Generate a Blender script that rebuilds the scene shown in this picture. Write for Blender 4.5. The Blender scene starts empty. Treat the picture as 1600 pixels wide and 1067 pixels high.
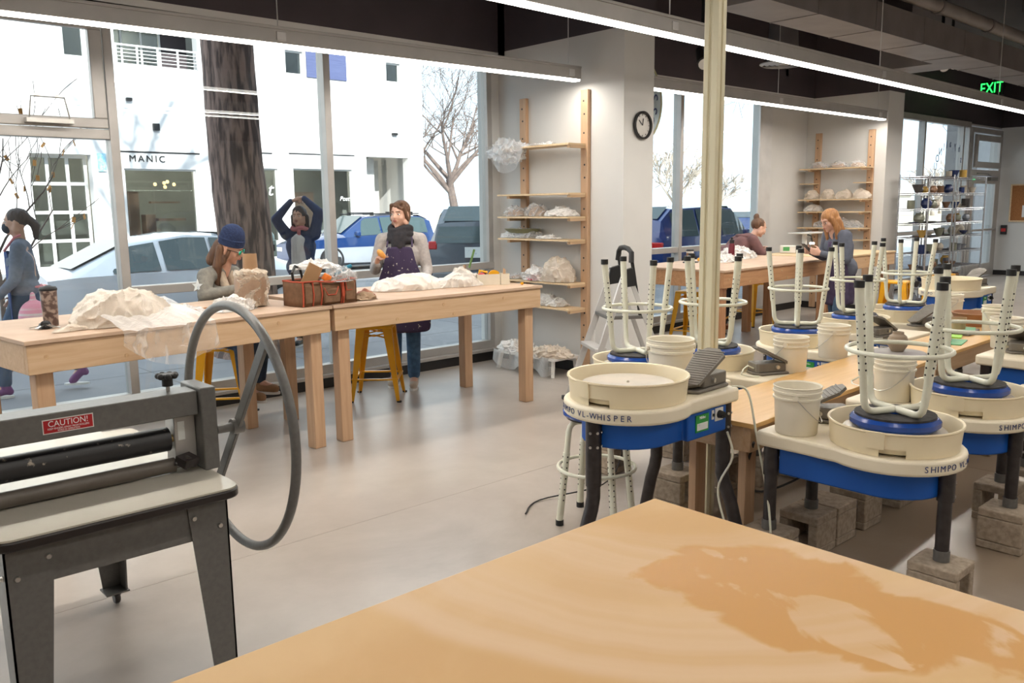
import bpy, bmesh, math, random
from math import pi, sin, cos, radians
from mathutils import Vector, Matrix, Euler, noise
random.seed(7)
SC = bpy.context.scene
COL = SC.collection
V = Vector

# ------------------------------------------------------------------ camera
FPX, YAW, PITCH, ROLL = 1321.41, 0.832805, 0.157779, -0.012319
cam_data = bpy.data.cameras.new('camera'); cam = bpy.data.objects.new('camera', cam_data); COL.objects.link(cam)
fwd = V((cos(PITCH)*cos(YAW), cos(PITCH)*sin(YAW), -sin(PITCH)))
rt = V((sin(YAW), -cos(YAW), 0)); up = rt.cross(fwd)
rt2 = cos(ROLL)*rt + sin(ROLL)*up; up2 = -sin(ROLL)*rt + cos(ROLL)*up
cam.matrix_world = Matrix(((rt2.x, up2.x, -fwd.x, 0), (rt2.y, up2.y, -fwd.y, 0), (rt2.z, up2.z, -fwd.z, 1.6), (0, 0, 0, 1)))
cam_data.sensor_width = 36.0; cam_data.lens = FPX*36/1600; cam_data.clip_start = 0.05; cam_data.clip_end = 600
cam_data.dof.use_dof = False
SC.camera = cam

# ------------------------------------------------------------------ world, sun, view
world = bpy.data.worlds.new('world'); SC.world = world; world.use_nodes = True
bg = world.node_tree.nodes['Background']
bg.inputs['Color'].default_value = (0.76, 0.88, 1.0, 1); bg.inputs['Strength'].default_value = 1.95
sun_d = bpy.data.lights.new('sun', 'SUN'); sun_d.energy = 9.0; sun_d.angle = radians(0.6); sun_d.color = (1.0, 0.95, 0.88)
sun = bpy.data.objects.new('sun', sun_d); COL.objects.link(sun)
sun.rotation_euler = V((.276, 1.0, -.58)).to_track_quat('-Z', 'Y').to_euler()
SC.view_settings.view_transform = 'Standard'; SC.view_settings.look = 'None'
SC.view_settings.exposure = 0.12; SC.view_settings.gamma = 1.0; SC.view_settings.use_curve_mapping = False
SC.cycles.use_denoising = True
SC.cycles.max_bounces = 10; SC.cycles.diffuse_bounces = 4; SC.cycles.glossy_bounces = 3
SC.cycles.transmission_bounces = 6; SC.cycles.transparent_max_bounces = 24
SC.cycles.caustics_reflective = False; SC.cycles.caustics_refractive = False
SC.cycles.sample_clamp_indirect = 6.0

# ------------------------------------------------------------------ tagging
def tag(o, label=None, cat=None, group=None, kind=None):
    if label: o['label'] = label
    if cat: o['category'] = cat
    if group: o['group'] = group
    if kind: o['kind'] = kind
    return o
def thing(name, label, cat, loc=(0, 0, 0), rz=0.0, group=None):
    o = bpy.data.objects.new(name, None); COL.objects.link(o)
    o.empty_display_size = 0.1; o.location = loc; o.rotation_euler = (0, 0, rz)
    return tag(o, label, cat, group)
def copy_tree(o, parent=None):
    c = o.copy(); COL.objects.link(c); c.parent = parent
    for ch in list(o.children): copy_tree(ch, c)
    return c
def dup(o, label, loc, rz=None, group=None, rot=None, scale=None):
    c = copy_tree(o); c.location = loc
    if rz is not None: c.rotation_euler = (0, 0, rz)
    if rot is not None: c.rotation_euler = rot
    if scale is not None: c.scale = (scale,)*3 if isinstance(scale, (int, float)) else scale
    tag(c, label, group=group)
    return c

# ------------------------------------------------------------------ mesh builder
class MB:
    def __init__(s): s.v = []; s.f = []; s.m = []; s.sm = []
    def add(s, vs, fs, m=0, smooth=False):
        b = len(s.v); s.v += [tuple(v) for v in vs]
        for f in fs: s.f.append(tuple(b+i for i in f)); s.m.append(m); s.sm.append(smooth)
        return s
    def box(s, x0, y0, z0, x1, y1, z1, m=0):
        vs = [(x, y, z) for z in (z0, z1) for y in (y0, y1) for x in (x0, x1)]
        return s.add(vs, [(0, 2, 3, 1), (4, 5, 7, 6), (0, 1, 5, 4), (2, 6, 7, 3), (0, 4, 6, 2), (1, 3, 7, 5)], m)
    def obox(s, c, size, rot=(0, 0, 0), m=0, M=None):
        M = M or Euler(rot).to_matrix(); c = V(c); h = [k/2 for k in size]
        vs = [c + M @ V((x*h[0], y*h[1], z*h[2])) for z in (-1, 1) for y in (-1, 1) for x in (-1, 1)]
        return s.add(vs, [(0, 2, 3, 1), (4, 5, 7, 6), (0, 1, 5, 4), (2, 6, 7, 3), (0, 4, 6, 2), (1, 3, 7, 5)], m)
    def bar(s, p0, p1, w, h, m=0, upv=(0, 0, 1)):
        p0 = V(p0); p1 = V(p1); d = p1-p0; L = d.length; d.normalize()
        x = V(upv).cross(d)
        if x.length < 1e-4: x = V((1, 0, 0)).cross(d)
        x.normalize(); y = d.cross(x)
        M = Matrix((x, y, d)).transposed()
        return s.obox((p0+p1)/2, (w, h, L), m=m, M=M)
    def tube(s, pts, r, n=10, closed=False, m=0, caps=True):
        pts = [V(p) for p in pts]; N = len(pts)
        R = r if isinstance(r, (list, tuple)) else [r]*N
        b = len(s.v); ref = None
        for i, p in enumerate(pts):
            if closed: t = pts[(i+1) % N]-pts[i-1]
            else: t = pts[min(i+1, N-1)]-pts[max(i-1, 0)]
            if t.length < 1e-9: t = V((0, 0, 1))
            t.normalize()
            if ref is None: ref = V((0, 0, 1)).cross(t) if abs(t.z) < .9 else V((1, 0, 0)).cross(t)
            ref = ref - t*ref.dot(t)
            if ref.length < 1e-6: ref = t.orthogonal()
            ref.normalize(); bi = t.cross(ref)
            for k in range(n):
                a = 2*pi*k/n; q = p + (ref*cos(a)+bi*sin(a))*R[i]; s.v.append(tuple(q))
        rings = N if closed else N-1
        for i in range(rings):
            j = (i+1) % N
            for k in range(n):
                s.f.append((b+i*n+k, b+i*n+(k+1) % n, b+j*n+(k+1) % n, b+j*n+k)); s.m.append(m); s.sm.append(True)
        if caps and not closed:
            s.f.append(tuple(b+k for k in reversed(range(n)))); s.m.append(m); s.sm.append(False)
            s.f.append(tuple(b+(N-1)*n+k for k in range(n))); s.m.append(m); s.sm.append(False)
        return s
    def cyl(s, p0, p1, r0, r1=None, n=16, m=0, caps=True):
        return s.tube([p0, p1], [r0, r0 if r1 is None else r1], n=n, m=m, caps=caps)
    def lathe(s, prof, n=24, c=(0, 0, 0), m=0, sy=1.0, closed=False, wob=None):
        b = len(s.v)
        for (r, z) in prof:
            for k in range(n):
                a = 2*pi*k/n; rr = r*(wob(a, z) if wob else 1)
                s.v.append((c[0]+rr*cos(a), c[1]+rr*sy*sin(a), c[2]+z))
        N = len(prof)
        for i in range(N if closed else N-1):
            j = (i+1) % N
            for k in range(n):
                s.f.append((b+i*n+k, b+i*n+(k+1) % n, b+j*n+(k+1) % n, b+j*n+k)); s.m.append(m); s.sm.append(True)
        if not closed:
            if prof[0][0] > 1e-5: s.f.append(tuple(b+k for k in reversed(range(n)))); s.m.append(m); s.sm.append(False)
            if prof[-1][0] > 1e-5: s.f.append(tuple(b+(N-1)*n+k for k in range(n))); s.m.append(m); s.sm.append(False)
        return s
    def prism(s, out, z0, z1, m=0, M=None):
        n = len(out); vs = [(x, y, z0) for x, y in out]+[(x, y, z1) for x, y in out]
        if M: vs = [M @ V(v) for v in vs]
        fs = [tuple(reversed(range(n))), tuple(range(n, 2*n))]+[(i, (i+1) % n, n+(i+1) % n, n+i) for i in range(n)]
        return s.add(vs, fs, m)
    def ball(s, c, r, nu=16, nv=10, rot=None, m=0):
        r = (r, r, r) if isinstance(r, (int, float)) else r
        M = Euler(rot).to_matrix() if rot else Matrix.Identity(3); c = V(c)
        b = len(s.v); s.v.append(tuple(c+M @ V((0, 0, -r[2]))))
        for j in range(1, nv):
            t = -pi/2+pi*j/nv
            for k in range(nu):
                a = 2*pi*k/nu; s.v.append(tuple(c+M @ V((r[0]*cos(t)*cos(a), r[1]*cos(t)*sin(a), r[2]*sin(t)))))
        s.v.append(tuple(c+M @ V((0, 0, r[2])))); top = len(s.v)-1
        def F(f): s.f.append(f); s.m.append(m); s.sm.append(True)
        for k in range(nu): F((b, b+1+(k+1) % nu, b+1+k))
        for j in range(nv-2):
            for k in range(nu):
                a0 = b+1+j*nu; F((a0+k, a0+(k+1) % nu, a0+nu+(k+1) % nu, a0+nu+k))
        a0 = b+1+(nv-2)*nu
        for k in range(nu): F((top, a0+k, a0+(k+1) % nu))
        return s
    def cap(s, p0, p1, r0, r1=None, n=12, m=0):       # rounded tapered limb
        r1 = r0 if r1 is None else r1; p0 = V(p0); p1 = V(p1); d = p1-p0; L = d.length
        if L < 1e-6: return s.ball(p0, max(r0, r1), n, 8, m=m)
        d.normalize(); pts = []; R = []
        for i in range(4):
            a = pi/2*i/4; pts.append(p0-d*r0*cos(a)); R.append(max(r0*sin(a), 1e-4))
        pts += [p0, p1]; R += [r0, r1]
        for i in range(1, 5):
            a = pi/2*i/4; pts.append(p1+d*r1*sin(a)); R.append(max(r1*cos(a), 1e-4))
        return s.tube(pts, R, n=n, m=m)
    def xform(s, M, start=0):
        for i in range(start, len(s.v)): s.v[i] = tuple(M @ V(s.v[i]))
        return s
    def mesh(s, name, mats, angle=35):
        me = bpy.data.meshes.new(name); me.from_pydata(s.v, [], s.f)
        for mt in (mats if isinstance(mats, (list, tuple)) else [mats]): me.materials.append(mt)
        me.polygons.foreach_set('material_index', s.m)
        me.polygons.foreach_set('use_smooth', [bool(angle) or x for x in s.sm] if angle else s.sm)
        me.update()
        if angle: me.set_sharp_from_angle(angle=radians(angle))
        return me
    def build(s, name, mats, parent=None, loc=None, rz=None, bevel=0, angle=35, seg=2, kind=None):
        o = bpy.data.objects.new(name, s.mesh(name, mats, angle)); COL.objects.link(o)
        if parent: o.parent = parent
        if loc: o.location = loc
        if rz is not None: o.rotation_euler = (0, 0, rz)
        if bevel:
            md = o.modifiers.new('bevel', 'BEVEL'); md.width = bevel; md.segments = seg; md.limit_method = 'ANGLE'
            md.angle_limit = radians(40); md.harden_normals = False
        if kind: o['kind'] = kind
        return o
def remesh(mb, name, mat, voxel=0.01, smooth=4, parent=None, loc=None, fac=0.5):
    """union of overlapping closed shapes into one continuous surface"""
    o = mb.build(name+'_tmp', mat, angle=0)
    md = o.modifiers.new('r', 'REMESH'); md.mode = 'VOXEL'; md.voxel_size = voxel; md.use_smooth_shade = True
    if smooth:
        m2 = o.modifiers.new('s', 'SMOOTH'); m2.factor = fac; m2.iterations = smooth
    dg = bpy.context.evaluated_depsgraph_get(); dg.update()
    me = bpy.data.meshes.new_from_object(o.evaluated_get(dg)); me.name = name
    om = o.data; bpy.data.objects.remove(o); bpy.data.meshes.remove(om)
    me.materials.clear(); me.materials.append(mat)
    n = bpy.data.objects.new(name, me); COL.objects.link(n)
    me.shade_smooth()
    if parent: n.parent = parent
    if loc: n.location = loc
    return n
def text(s, size, mat, M, parent=None, name='lettering', depth=0.001, align='CENTER', sx=1.0, shear=0, space=1.0):
    cu = bpy.data.curves.new('txt', 'FONT'); cu.body = s; cu.size = size; cu.extrude = depth; cu.align_x = align; cu.align_y = 'CENTER'
    cu.shear = shear; cu.space_character = space; cu.resolution_u = 3
    o = bpy.data.objects.new('txt', cu); COL.objects.link(o)
    dg = bpy.context.evaluated_depsgraph_get(); dg.update()
    me = bpy.data.meshes.new_from_object(o.evaluated_get(dg)); me.name = name
    bpy.data.objects.remove(o); bpy.data.curves.remove(cu)
    me.transform(M @ Matrix.Diagonal((sx, 1, 1, 1))); me.materials.clear(); me.materials.append(mat)
    n = bpy.data.objects.new(name, me); COL.objects.link(n)
    if parent: n.parent = parent
    return n
def frame_mat(origin, xdir, ydir):
    x = V(xdir).normalized(); y = V(ydir).normalized(); z = x.cross(y)
    M = Matrix((x, y, z)).transposed().to_4x4(); M.translation = V(origin); return M

# ------------------------------------------------------------------ materials
def newmat(name):
    m = bpy.data.materials.new(name); m.use_nodes = True; nt = m.node_tree
    return m, nt, nt.nodes['Principled BSDF'], nt.nodes['Material Output']
def setp(p, **k):
    mp = {'col': 'Base Color', 'rough': 'Roughness', 'metal': 'Metallic', 'spec': 'Specular IOR Level', 'trans': 'Transmission Weight',
          'alpha': 'Alpha', 'coat': 'Coat Weight', 'sheen': 'Sheen Weight', 'sss': 'Subsurface Weight', 'emit': 'Emission Strength', 'emc': 'Emission Color'}
    for a, b in k.items():
        i = p.inputs[mp[a]]
        i.default_value = (*b, 1) if isinstance(b, tuple) and len(b) == 3 else b
def noise_mix(nt, c1, c2, scale=5, detail=4, lo=.35, hi=.65, stretch=(1, 1, 1), coord='Object', rough=.5, dist=0):
    tc = nt.nodes.new('ShaderNodeTexCoord'); mp = nt.nodes.new('ShaderNodeMapping'); mp.inputs['Scale'].default_value = stretch
    nz = nt.nodes.new('ShaderNodeTexNoise'); nz.inputs['Scale'].default_value = scale; nz.inputs['Detail'].default_value = detail
    nz.inputs['Roughness'].default_value = rough; nz.inputs['Distortion'].default_value = dist
    cr = nt.nodes.new('ShaderNodeValToRGB'); cr.color_ramp.elements[0].position = lo; cr.color_ramp.elements[1].position = hi
    cr.color_ramp.elements[0].color = (*c1, 1); cr.color_ramp.elements[1].color = (*c2, 1)
    nt.links.new(tc.outputs[coord], mp.inputs[0]); nt.links.new(mp.outputs[0], nz.inputs['Vector']); nt.links.new(nz.outputs['Fac'], cr.inputs[0])
    return cr, nz, mp
def bump(nt, p, src, strength=.2, dist=.01):
    b = nt.nodes.new('ShaderNodeBump'); b.inputs['Strength'].default_value = strength; b.inputs['Distance'].default_value = dist
    nt.links.new(src, b.inputs['Height']); nt.links.new(b.outputs[0], p.inputs['Normal'])
def mat(name, c, rough=.5, metal=0, c2=None, scale=8, bmp=0, lo=.35, hi=.65, stretch=(1, 1, 1), **k):
    m, nt, p, out = newmat(name); setp(p, col=c, rough=rough, metal=metal, **k)
    c2 = c2 or tuple(x*.9 for x in c)
    cr, nz, mp = noise_mix(nt, c2, c, scale, lo=lo, hi=hi, stretch=stretch); nt.links.new(cr.outputs[0], p.inputs['Base Color'])
    if bmp: bump(nt, p, nz.outputs['Fac'], bmp, .01)
    return m
def wood(name, c1, c2, axis=0, scale=9, rough=.55, knots=True):
    m, nt, p, out = newmat(name); setp(p, rough=rough)
    st = [14, 14, 14]; st[axis] = .9
    cr, nz, mp = noise_mix(nt, c1, c2, scale*.25, 6, .3, .7, tuple(st), rough=.6, dist=.6)
    col = cr.outputs[0]
    if knots:
        tc = nt.nodes.new('ShaderNodeTexCoord'); vo = nt.nodes.new('ShaderNodeTexVoronoi'); vo.inputs['Scale'].default_value = 2.3
        mr = nt.nodes.new('ShaderNodeMapRange'); mr.inputs[1].default_value = .015; mr.inputs[2].default_value = .04; mr.inputs[3].default_value = .45; mr.inputs[4].default_value = 1
        nt.links.new(tc.outputs['Object'], vo.inputs['Vector']); nt.links.new(vo.outputs['Distance'], mr.inputs[0])
        mx = nt.nodes.new('ShaderNodeMix'); mx.data_type = 'RGBA'; mx.blend_type = 'MULTIPLY'; mx.inputs[0].default_value = 1
        cb = nt.nodes.new('ShaderNodeCombineColor'); [nt.links.new(mr.outputs[0], cb.inputs[i]) for i in range(3)]
        nt.links.new(col, mx.inputs[6]); nt.links.new(cb.outputs[0], mx.inputs[7]); col = mx.outputs[2]
    nt.links.new(col, p.inputs['Base Color']); bump(nt, p, nz.outputs['Fac'], .08, .004)
    return m
def emis(name, c, s):
    m, nt, p, out = newmat(name); setp(p, col=(0, 0, 0), emc=c, emit=s, rough=.4); return m
def film(name, tint=(.86, .86, .86), opac=.45, rough=.2, scale=9):
    """translucent polythene, clearer face-on and whiter edge-on"""
    m, nt, p, out = newmat(name); setp(p, col=tint, rough=rough, spec=.9)
    tc = nt.nodes.new('ShaderNodeTexCoord'); nz = nt.nodes.new('ShaderNodeTexNoise'); nz.inputs['Scale'].default_value = scale; nz.inputs['Detail'].default_value = 5
    nz.inputs['Roughness'].default_value = .65; nz.inputs['Distortion'].default_value = 1.8
    nt.links.new(tc.outputs['Object'], nz.inputs['Vector']); bump(nt, p, nz.outputs['Fac'], .7, .03)
    lw = nt.nodes.new('ShaderNodeLayerWeight'); lw.inputs[0].default_value = .5
    mr = nt.nodes.new('ShaderNodeMapRange'); mr.inputs[1].default_value = .05; mr.inputs[2].default_value = .95
    mr.inputs[3].default_value = opac*.75; mr.inputs[4].default_value = min(1, opac*1.25+.30)
    nt.links.new(lw.outputs['Facing'], mr.inputs[0]); nt.links.new(mr.outputs[0], p.inputs['Alpha'])
    return m
def glass(name, tint=(.93, .97, .97), refl=1.0):
    m = bpy.data.materials.new(name); m.use_nodes = True; nt = m.node_tree; nt.nodes.clear()
    o = nt.nodes.new('ShaderNodeOutputMaterial'); mx = nt.nodes.new('ShaderNodeMixShader'); tr = nt.nodes.new('ShaderNodeBsdfTransparent')
    gl = nt.nodes.new('ShaderNodeBsdfGlossy'); gl.inputs['Roughness'].default_value = .01; fr = nt.nodes.new('ShaderNodeLayerWeight'); fr.inputs[0].default_value = .5
    pw = nt.nodes.new('ShaderNodeMath'); pw.operation = 'POWER'; pw.inputs[1].default_value = 5; nt.links.new(fr.outputs['Facing'], pw.inputs[0])
    mu = nt.nodes.new('ShaderNodeMath'); mu.operation = 'MULTIPLY_ADD'; mu.inputs[1].default_value = .7*refl; mu.inputs[2].default_value = .035*refl
    tr.inputs[0].default_value = (*tint, 1)
    nt.links.new(pw.outputs[0], mu.inputs[0]); nt.links.new(mu.outputs[0], mx.inputs[0]); nt.links.new(tr.outputs[0], mx.inputs[1]); nt.links.new(gl.outputs[0], mx.inputs[2]); nt.links.new(mx.outputs[0], o.inputs[0])
    return m

M = {}
M['wall'] = mat('white_wall_paint', (.62, .61, .59), .7, c2=(.58, .57, .55), scale=1.5, bmp=.02)
M['dark'] = mat('dark_plum_paint', (.060, .045, .052), .65, c2=(.048, .037, .043), scale=2)
M['ceil'] = mat('ceiling_paint', (.14, .125, .13), .8, c2=(.11, .10, .105), scale=1)
M['duct'] = mat('painted_duct_metal', (.22, .195, .19), .5, c2=(.18, .16, .155), scale=3)
M['pipe'] = mat('painted_pipe', (.28, .245, .23), .4, c2=(.22, .195, .18), scale=4)
M['black_base'] = mat('black_vinyl_base', (.02, .018, .018), .4)
M['alum'] = mat('anodised_aluminium', (.46, .44, .42), .38, .35, scale=5)
M['alum_lt'] = mat('light_aluminium', (.62, .61, .60), .35, .3, scale=5)
M['glass'] = glass('window_glass')
M['glass_dark'] = glass('shop_glass', (.66, .68, .67), 1.5)
M['led'] = emis('led_diffuser', (1, .95, .88), 9.0)
M['pine'] = wood('pine_lumber', (.44, .27, .155), (.55, .36, .225), 2)
M['pine_x'] = wood('pine_lumber_rail', (.50, .325, .185), (.60, .42, .265), 0)
M['cedar'] = wood('reddish_lumber', (.36, .17, .08), (.52, .28, .14), 2)
M['cedar_x'] = wood('reddish_lumber_rail', (.38, .19, .09), (.54, .30, .15), 0)
M['ply'] = wood('birch_plywood', (.62, .44, .25), (.76, .58, .36), 0, knots=False, rough=.45)
M['canvas_top'] = mat('worn_board_top', (.55, .39, .28), .6, c2=(.47, .33, .23), scale=4, bmp=.05)
M['mdf_top'] = wood('orange_board_top', (.62, .36, .12), (.72, .45, .18), 0, knots=False, rough=.38)
M['ply_edge'] = mat('plywood_edge', (.42, .25, .13), .6, c2=(.60, .42, .24), scale=60, stretch=(1, 1, 8))
M['cream'] = mat('cream_abs_plastic', (.86, .75, .53), .33, c2=(.82, .70, .48), scale=5, spec=.5)
M['cream_skirt'] = mat('cream_moulded_skirt', (.84, .76, .60), .42, c2=(.80, .72, .56), scale=5)
M['bucket'] = mat('white_bucket_plastic', (.84, .79, .67), .38, c2=(.80, .74, .61), scale=6)
M['blue'] = mat('blue_enamel', (.001, .095, .46), .55, c2=(.001, .085, .42), scale=3)
M['blue_vinyl'] = mat('blue_vinyl', (.005, .065, .36), .25, c2=(.004, .05, .29), scale=14, bmp=.25, spec=.7)
M['blk_tube'] = mat('black_pipe_leg', (.020, .015, .015), .35, c2=(.035, .028, .028), scale=30)
M['blk'] = mat('black_rubber', (.012, .012, .013), .5)
M['blk_cloth'] = mat('black_cloth_under', (.022, .021, .022), .8, c2=(.05, .045, .045), scale=40)
M['pedal'] = mat('grey_pedal_plastic', (.17, .15, .125), .45, c2=(.14, .125, .105), scale=20)
M['tubing'] = mat('cream_powder_coat', (.76, .76, .64), .3, c2=(.70, .69, .57), scale=12, spec=.6)
M['cinder'] = mat('cinder_block', (.42, .34, .26), .95, c2=(.31, .25, .19), scale=45, bmp=.5)
M['post'] = mat('cream_post_paint', (.70, .65, .47), .45, c2=(.68, .63, .45), scale=.5)
M['roller_grey'] = mat('hammered_grey_enamel', (.135, .132, .125), .36, c2=(.115, .112, .106), scale=60, spec=.6)
M['laminate'] = mat('grey_laminate', (.55, .52, .45), .22, c2=(.50, .47, .40), scale=3, spec=.6)
M['t_mould'] = mat('black_t_mould', (.018, .013, .012), .35)
M['steel'] = mat('brushed_steel', (.62, .60, .57), .28, .9, scale=20)
M['chrome'] = mat('chrome_wire', (.55, .57, .62), .25, .85, scale=20)
M['yellow'] = mat('yellow_enamel', (.84, .42, .012), .3, c2=(.78, .37, .01), scale=5)
M['concrete_ext'] = mat('street_concrete', (.27, .27, .285), .8, c2=(.20, .20, .22), scale=.8)
M['asphalt'] = mat('street_asphalt', (.24, .24, .25), .85, c2=(.18, .18, .19), scale=2, bmp=.1)
M['facade'] = mat('white_render', (.72, .71, .705), .8, c2=(.70, .69, .685), scale=.5)
M['bark'] = mat('tree_bark', (.30, .20, .165), .95, c2=(.09, .06, .052), scale=7, bmp=1.0, lo=.42, hi=.58, stretch=(2.6, 2.6, .42))
M['twig'] = mat('grey_twig', (.20, .15, .13), .9, c2=(.12, .09, .08), scale=5)
M['leaf'] = mat('orange_dead_leaf', (.65, .30, .08), .7)
M['clay'] = mat('wet_brown_clay', (.36, .24, .16), .5, c2=(.28, .18, .12), scale=10, bmp=.2)
M['film'] = film('polythene_film', (.90, .90, .90), .26)
M['film_thick'] = film('bunched_polythene', (.93, .91, .88), .60)
M['film_clay'] = film('polythene_over_clay', (.82, .72, .60), .70)
M['white'] = mat('white_plastic', (.75, .74, .72), .45)
M['dkred'] = mat('red_label', (.42, .012, .018), .4, c2=(.36, .01, .015))
M['green_lab'] = mat('green_label', (.02, .30, .05), .4)
M['navy_ink'] = mat('navy_ink', (.03, .05, .16), .5)
M['white_ink'] = mat('white_ink', (.85, .85, .85), .5)
# ================================================================== STRUCTURE
def struct(name, mb, m, **k):
    o = mb.build(name, m, **k); o['kind'] = 'structure'; return o
# ---- floor material: polished concrete
def floor_mat():
    m, nt, p, out = newmat('polished_concrete')
    cr, nz, mp = noise_mix(nt, (.35, .305, .27), (.48, .43, .385), 1.1, 6, .3, .7, rough=.6, dist=.4)
    cr2, nz2, mp2 = noise_mix(nt, (.93, .925, .92), (1, 1, 1), 5, 5, .3, .62, rough=.65, dist=.3)
    mx = nt.nodes.new('ShaderNodeMix'); mx.data_type = 'RGBA'; mx.blend_type = 'MULTIPLY'; mx.inputs[0].default_value = 1
    nt.links.new(cr.outputs[0], mx.inputs[6]); nt.links.new(cr2.outputs[0], mx.inputs[7])
    # browner tint around the potter's wheels, fading outward with a noisy edge
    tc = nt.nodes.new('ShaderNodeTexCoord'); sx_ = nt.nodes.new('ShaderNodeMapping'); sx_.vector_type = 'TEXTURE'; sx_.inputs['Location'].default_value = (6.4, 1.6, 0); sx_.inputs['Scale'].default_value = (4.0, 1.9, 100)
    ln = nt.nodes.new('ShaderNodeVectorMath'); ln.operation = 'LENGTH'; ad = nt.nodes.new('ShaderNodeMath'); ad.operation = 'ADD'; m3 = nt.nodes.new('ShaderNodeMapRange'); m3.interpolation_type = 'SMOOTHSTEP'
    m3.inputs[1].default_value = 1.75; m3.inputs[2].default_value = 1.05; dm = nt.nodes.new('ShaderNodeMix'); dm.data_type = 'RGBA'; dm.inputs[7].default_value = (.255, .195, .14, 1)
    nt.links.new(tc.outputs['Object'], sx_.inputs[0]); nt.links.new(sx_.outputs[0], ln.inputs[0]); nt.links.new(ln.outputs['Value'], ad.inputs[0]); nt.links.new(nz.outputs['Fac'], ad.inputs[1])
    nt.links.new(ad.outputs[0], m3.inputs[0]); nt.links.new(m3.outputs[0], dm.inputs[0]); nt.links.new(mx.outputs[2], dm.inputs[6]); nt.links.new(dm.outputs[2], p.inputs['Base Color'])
    mr = nt.nodes.new('ShaderNodeMapRange'); mr.inputs[3].default_value = .27; mr.inputs[4].default_value = .35
    nt.links.new(nz2.outputs['Fac'], mr.inputs[0]); nt.links.new(mr.outputs[0], p.inputs['Roughness']); setp(p, spec=.8)
    return m
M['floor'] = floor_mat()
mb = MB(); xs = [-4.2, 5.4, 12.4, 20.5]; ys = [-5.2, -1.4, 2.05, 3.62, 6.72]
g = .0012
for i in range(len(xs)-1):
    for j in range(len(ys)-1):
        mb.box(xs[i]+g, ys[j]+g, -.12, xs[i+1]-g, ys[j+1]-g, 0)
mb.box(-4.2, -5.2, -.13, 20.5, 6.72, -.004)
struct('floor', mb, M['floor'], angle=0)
# ---- walls (white up to 3.15 m, dark plum above)
ZT, ZC, YW = 3.15, 4.25, 6.70
def wallpart(name, boxes):
    mb = MB()
    for b in boxes:
        x0, y0, z0, x1, y1, z1 = b
        if z0 < ZT: mb.box(x0, y0, z0, x1, y1, min(z1, ZT), 0)
        if z1 > ZT: mb.box(x0, y0, max(z0, ZT), x1, y1, z1, 1)
    return struct(name, mb, [M['wall'], M['dark']], angle=0)
wallpart('wall_window_side', [(-4.2, YW, 3.05, 5.95, YW+.22, ZC), (5.95, YW-.1, 3.05, 12.2, YW+.22, ZC), (11.05, YW, 0, 12.2, YW+.22, 3.05),
                              (5.85, YW, 0, 5.95, YW+.22, 3.05), (6.35, YW, 0, 6.55, YW+.22, 3.05), (12.7, YW, 3.12, 20.45, YW+.22, ZC), (12.7, YW, 0, 15.0, YW+.22, 3.12)])
wallpart('wall_column_near', [(5.95, 5.03, 0, 6.37, YW+.2, ZC)])
wallpart('wall_column_far', [(12.2, 5.476, 0, 12.70, YW+.2, ZC)])
wallpart('wall_right', [(20.45, -5.2, 0, 20.7, YW+.2, ZC)])
wallpart('wall_left', [(-4.4, -5.2, 0, -4.2, YW+.2, ZC)])
wallpart('wall_back', [(-4.4, -5.4, 0, 20.7, -5.2, ZC)])
struct('ceiling', MB().box(-4.4, -5.4, ZC, 20.7, YW+.22, ZC+.15), M['ceil'], angle=0)
struct('roof_slab', MB().box(-4.4, -5.4, ZC+.15, 20.7, YW+.5, 6.2), M['dark'], angle=0)
for nm, bx in [('baseboard_window_side', [(-4.2, YW-.012, 0, 5.95, YW+.0, .10), (6.37, YW-.112, 0, 11.2, YW-.1, .10), (11.05, YW-.012, 0, 12.2, YW, .10), (12.7, YW-.012, 0, 18.6, YW, .10)]),
               ('baseboard_column_near', [(5.938, 5.02, 0, 5.95, YW-.012, .10), (5.938, 5.018, 0, 6.38, 5.03, .10)]),
               ('baseboard_column_far', [(12.188, 5.465, 0, 12.2, YW-.012, .10), (12.188, 5.464, 0, 12.71, 5.476, .10)]),
               ('baseboard_right', [(20.438, -5.2, 0, 20.45, YW, .10)])]:
    mb = MB()
    for b in bx: mb.box(*b)
    struct(nm, mb, M['black_base'], angle=0)
# ---- curtain-wall windows
def window(n, x0, x1, z0, z1, mull, trans, ybase, ledge=True, head=.06):
    w = bpy.data.objects.new('window_%d' % n, None); COL.objects.link(w); w['kind'] = 'structure'; w.location = (x0, ybase, 0)
    W = x1-x0; fr = MB()
    fr.box(0, 0, z0-.05, W, .10, z0+.06); fr.box(0, 0, z1-head, W, .10, z1+.05)
    fr.box(0, 0, z0+.06, .06, .10, z1-head); fr.box(W-.06, 0, z0+.06, W, .10, z1-head)
    if ledge: fr.box(0, -.06, z0-.05, W, 0, z0-.02)
    fr.build('window_frame', M['alum'], w, bevel=.004)
    for a in mull: MB().box(a-x0-.032, -.02, z0+.06, a-x0+.032, .10, z1-head).build('mullion', M['alum'], w, bevel=.004)
    for (a, b, z) in trans: MB().box(a-x0, -.01, z-.035, b-x0, .10, z+.035).build('transom', M['alum'], w, bevel=.004)
    edges = [x0+.06]+sorted(mull)+[x1-.06]
    for i in range(len(edges)-1):
        a, b = edges[i], edges[i+1]; zs = sorted([z for (p, q, z) in trans if p-.1 <= a and q+.1 >= b]); lv = [z0+.06]+zs+[z1-head]
        for k in range(len(lv)-1):
            aa = a-x0+(.032 if i else 0); bb = b-x0-(.032 if i < len(edges)-2 else 0)
            MB().box(aa, .045, lv[k]+(.035 if k else 0), bb, .053, lv[k+1]-(.035 if k < len(lv)-2 else 0)).build('pane', M['glass'], w, angle=0)
    return w
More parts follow.
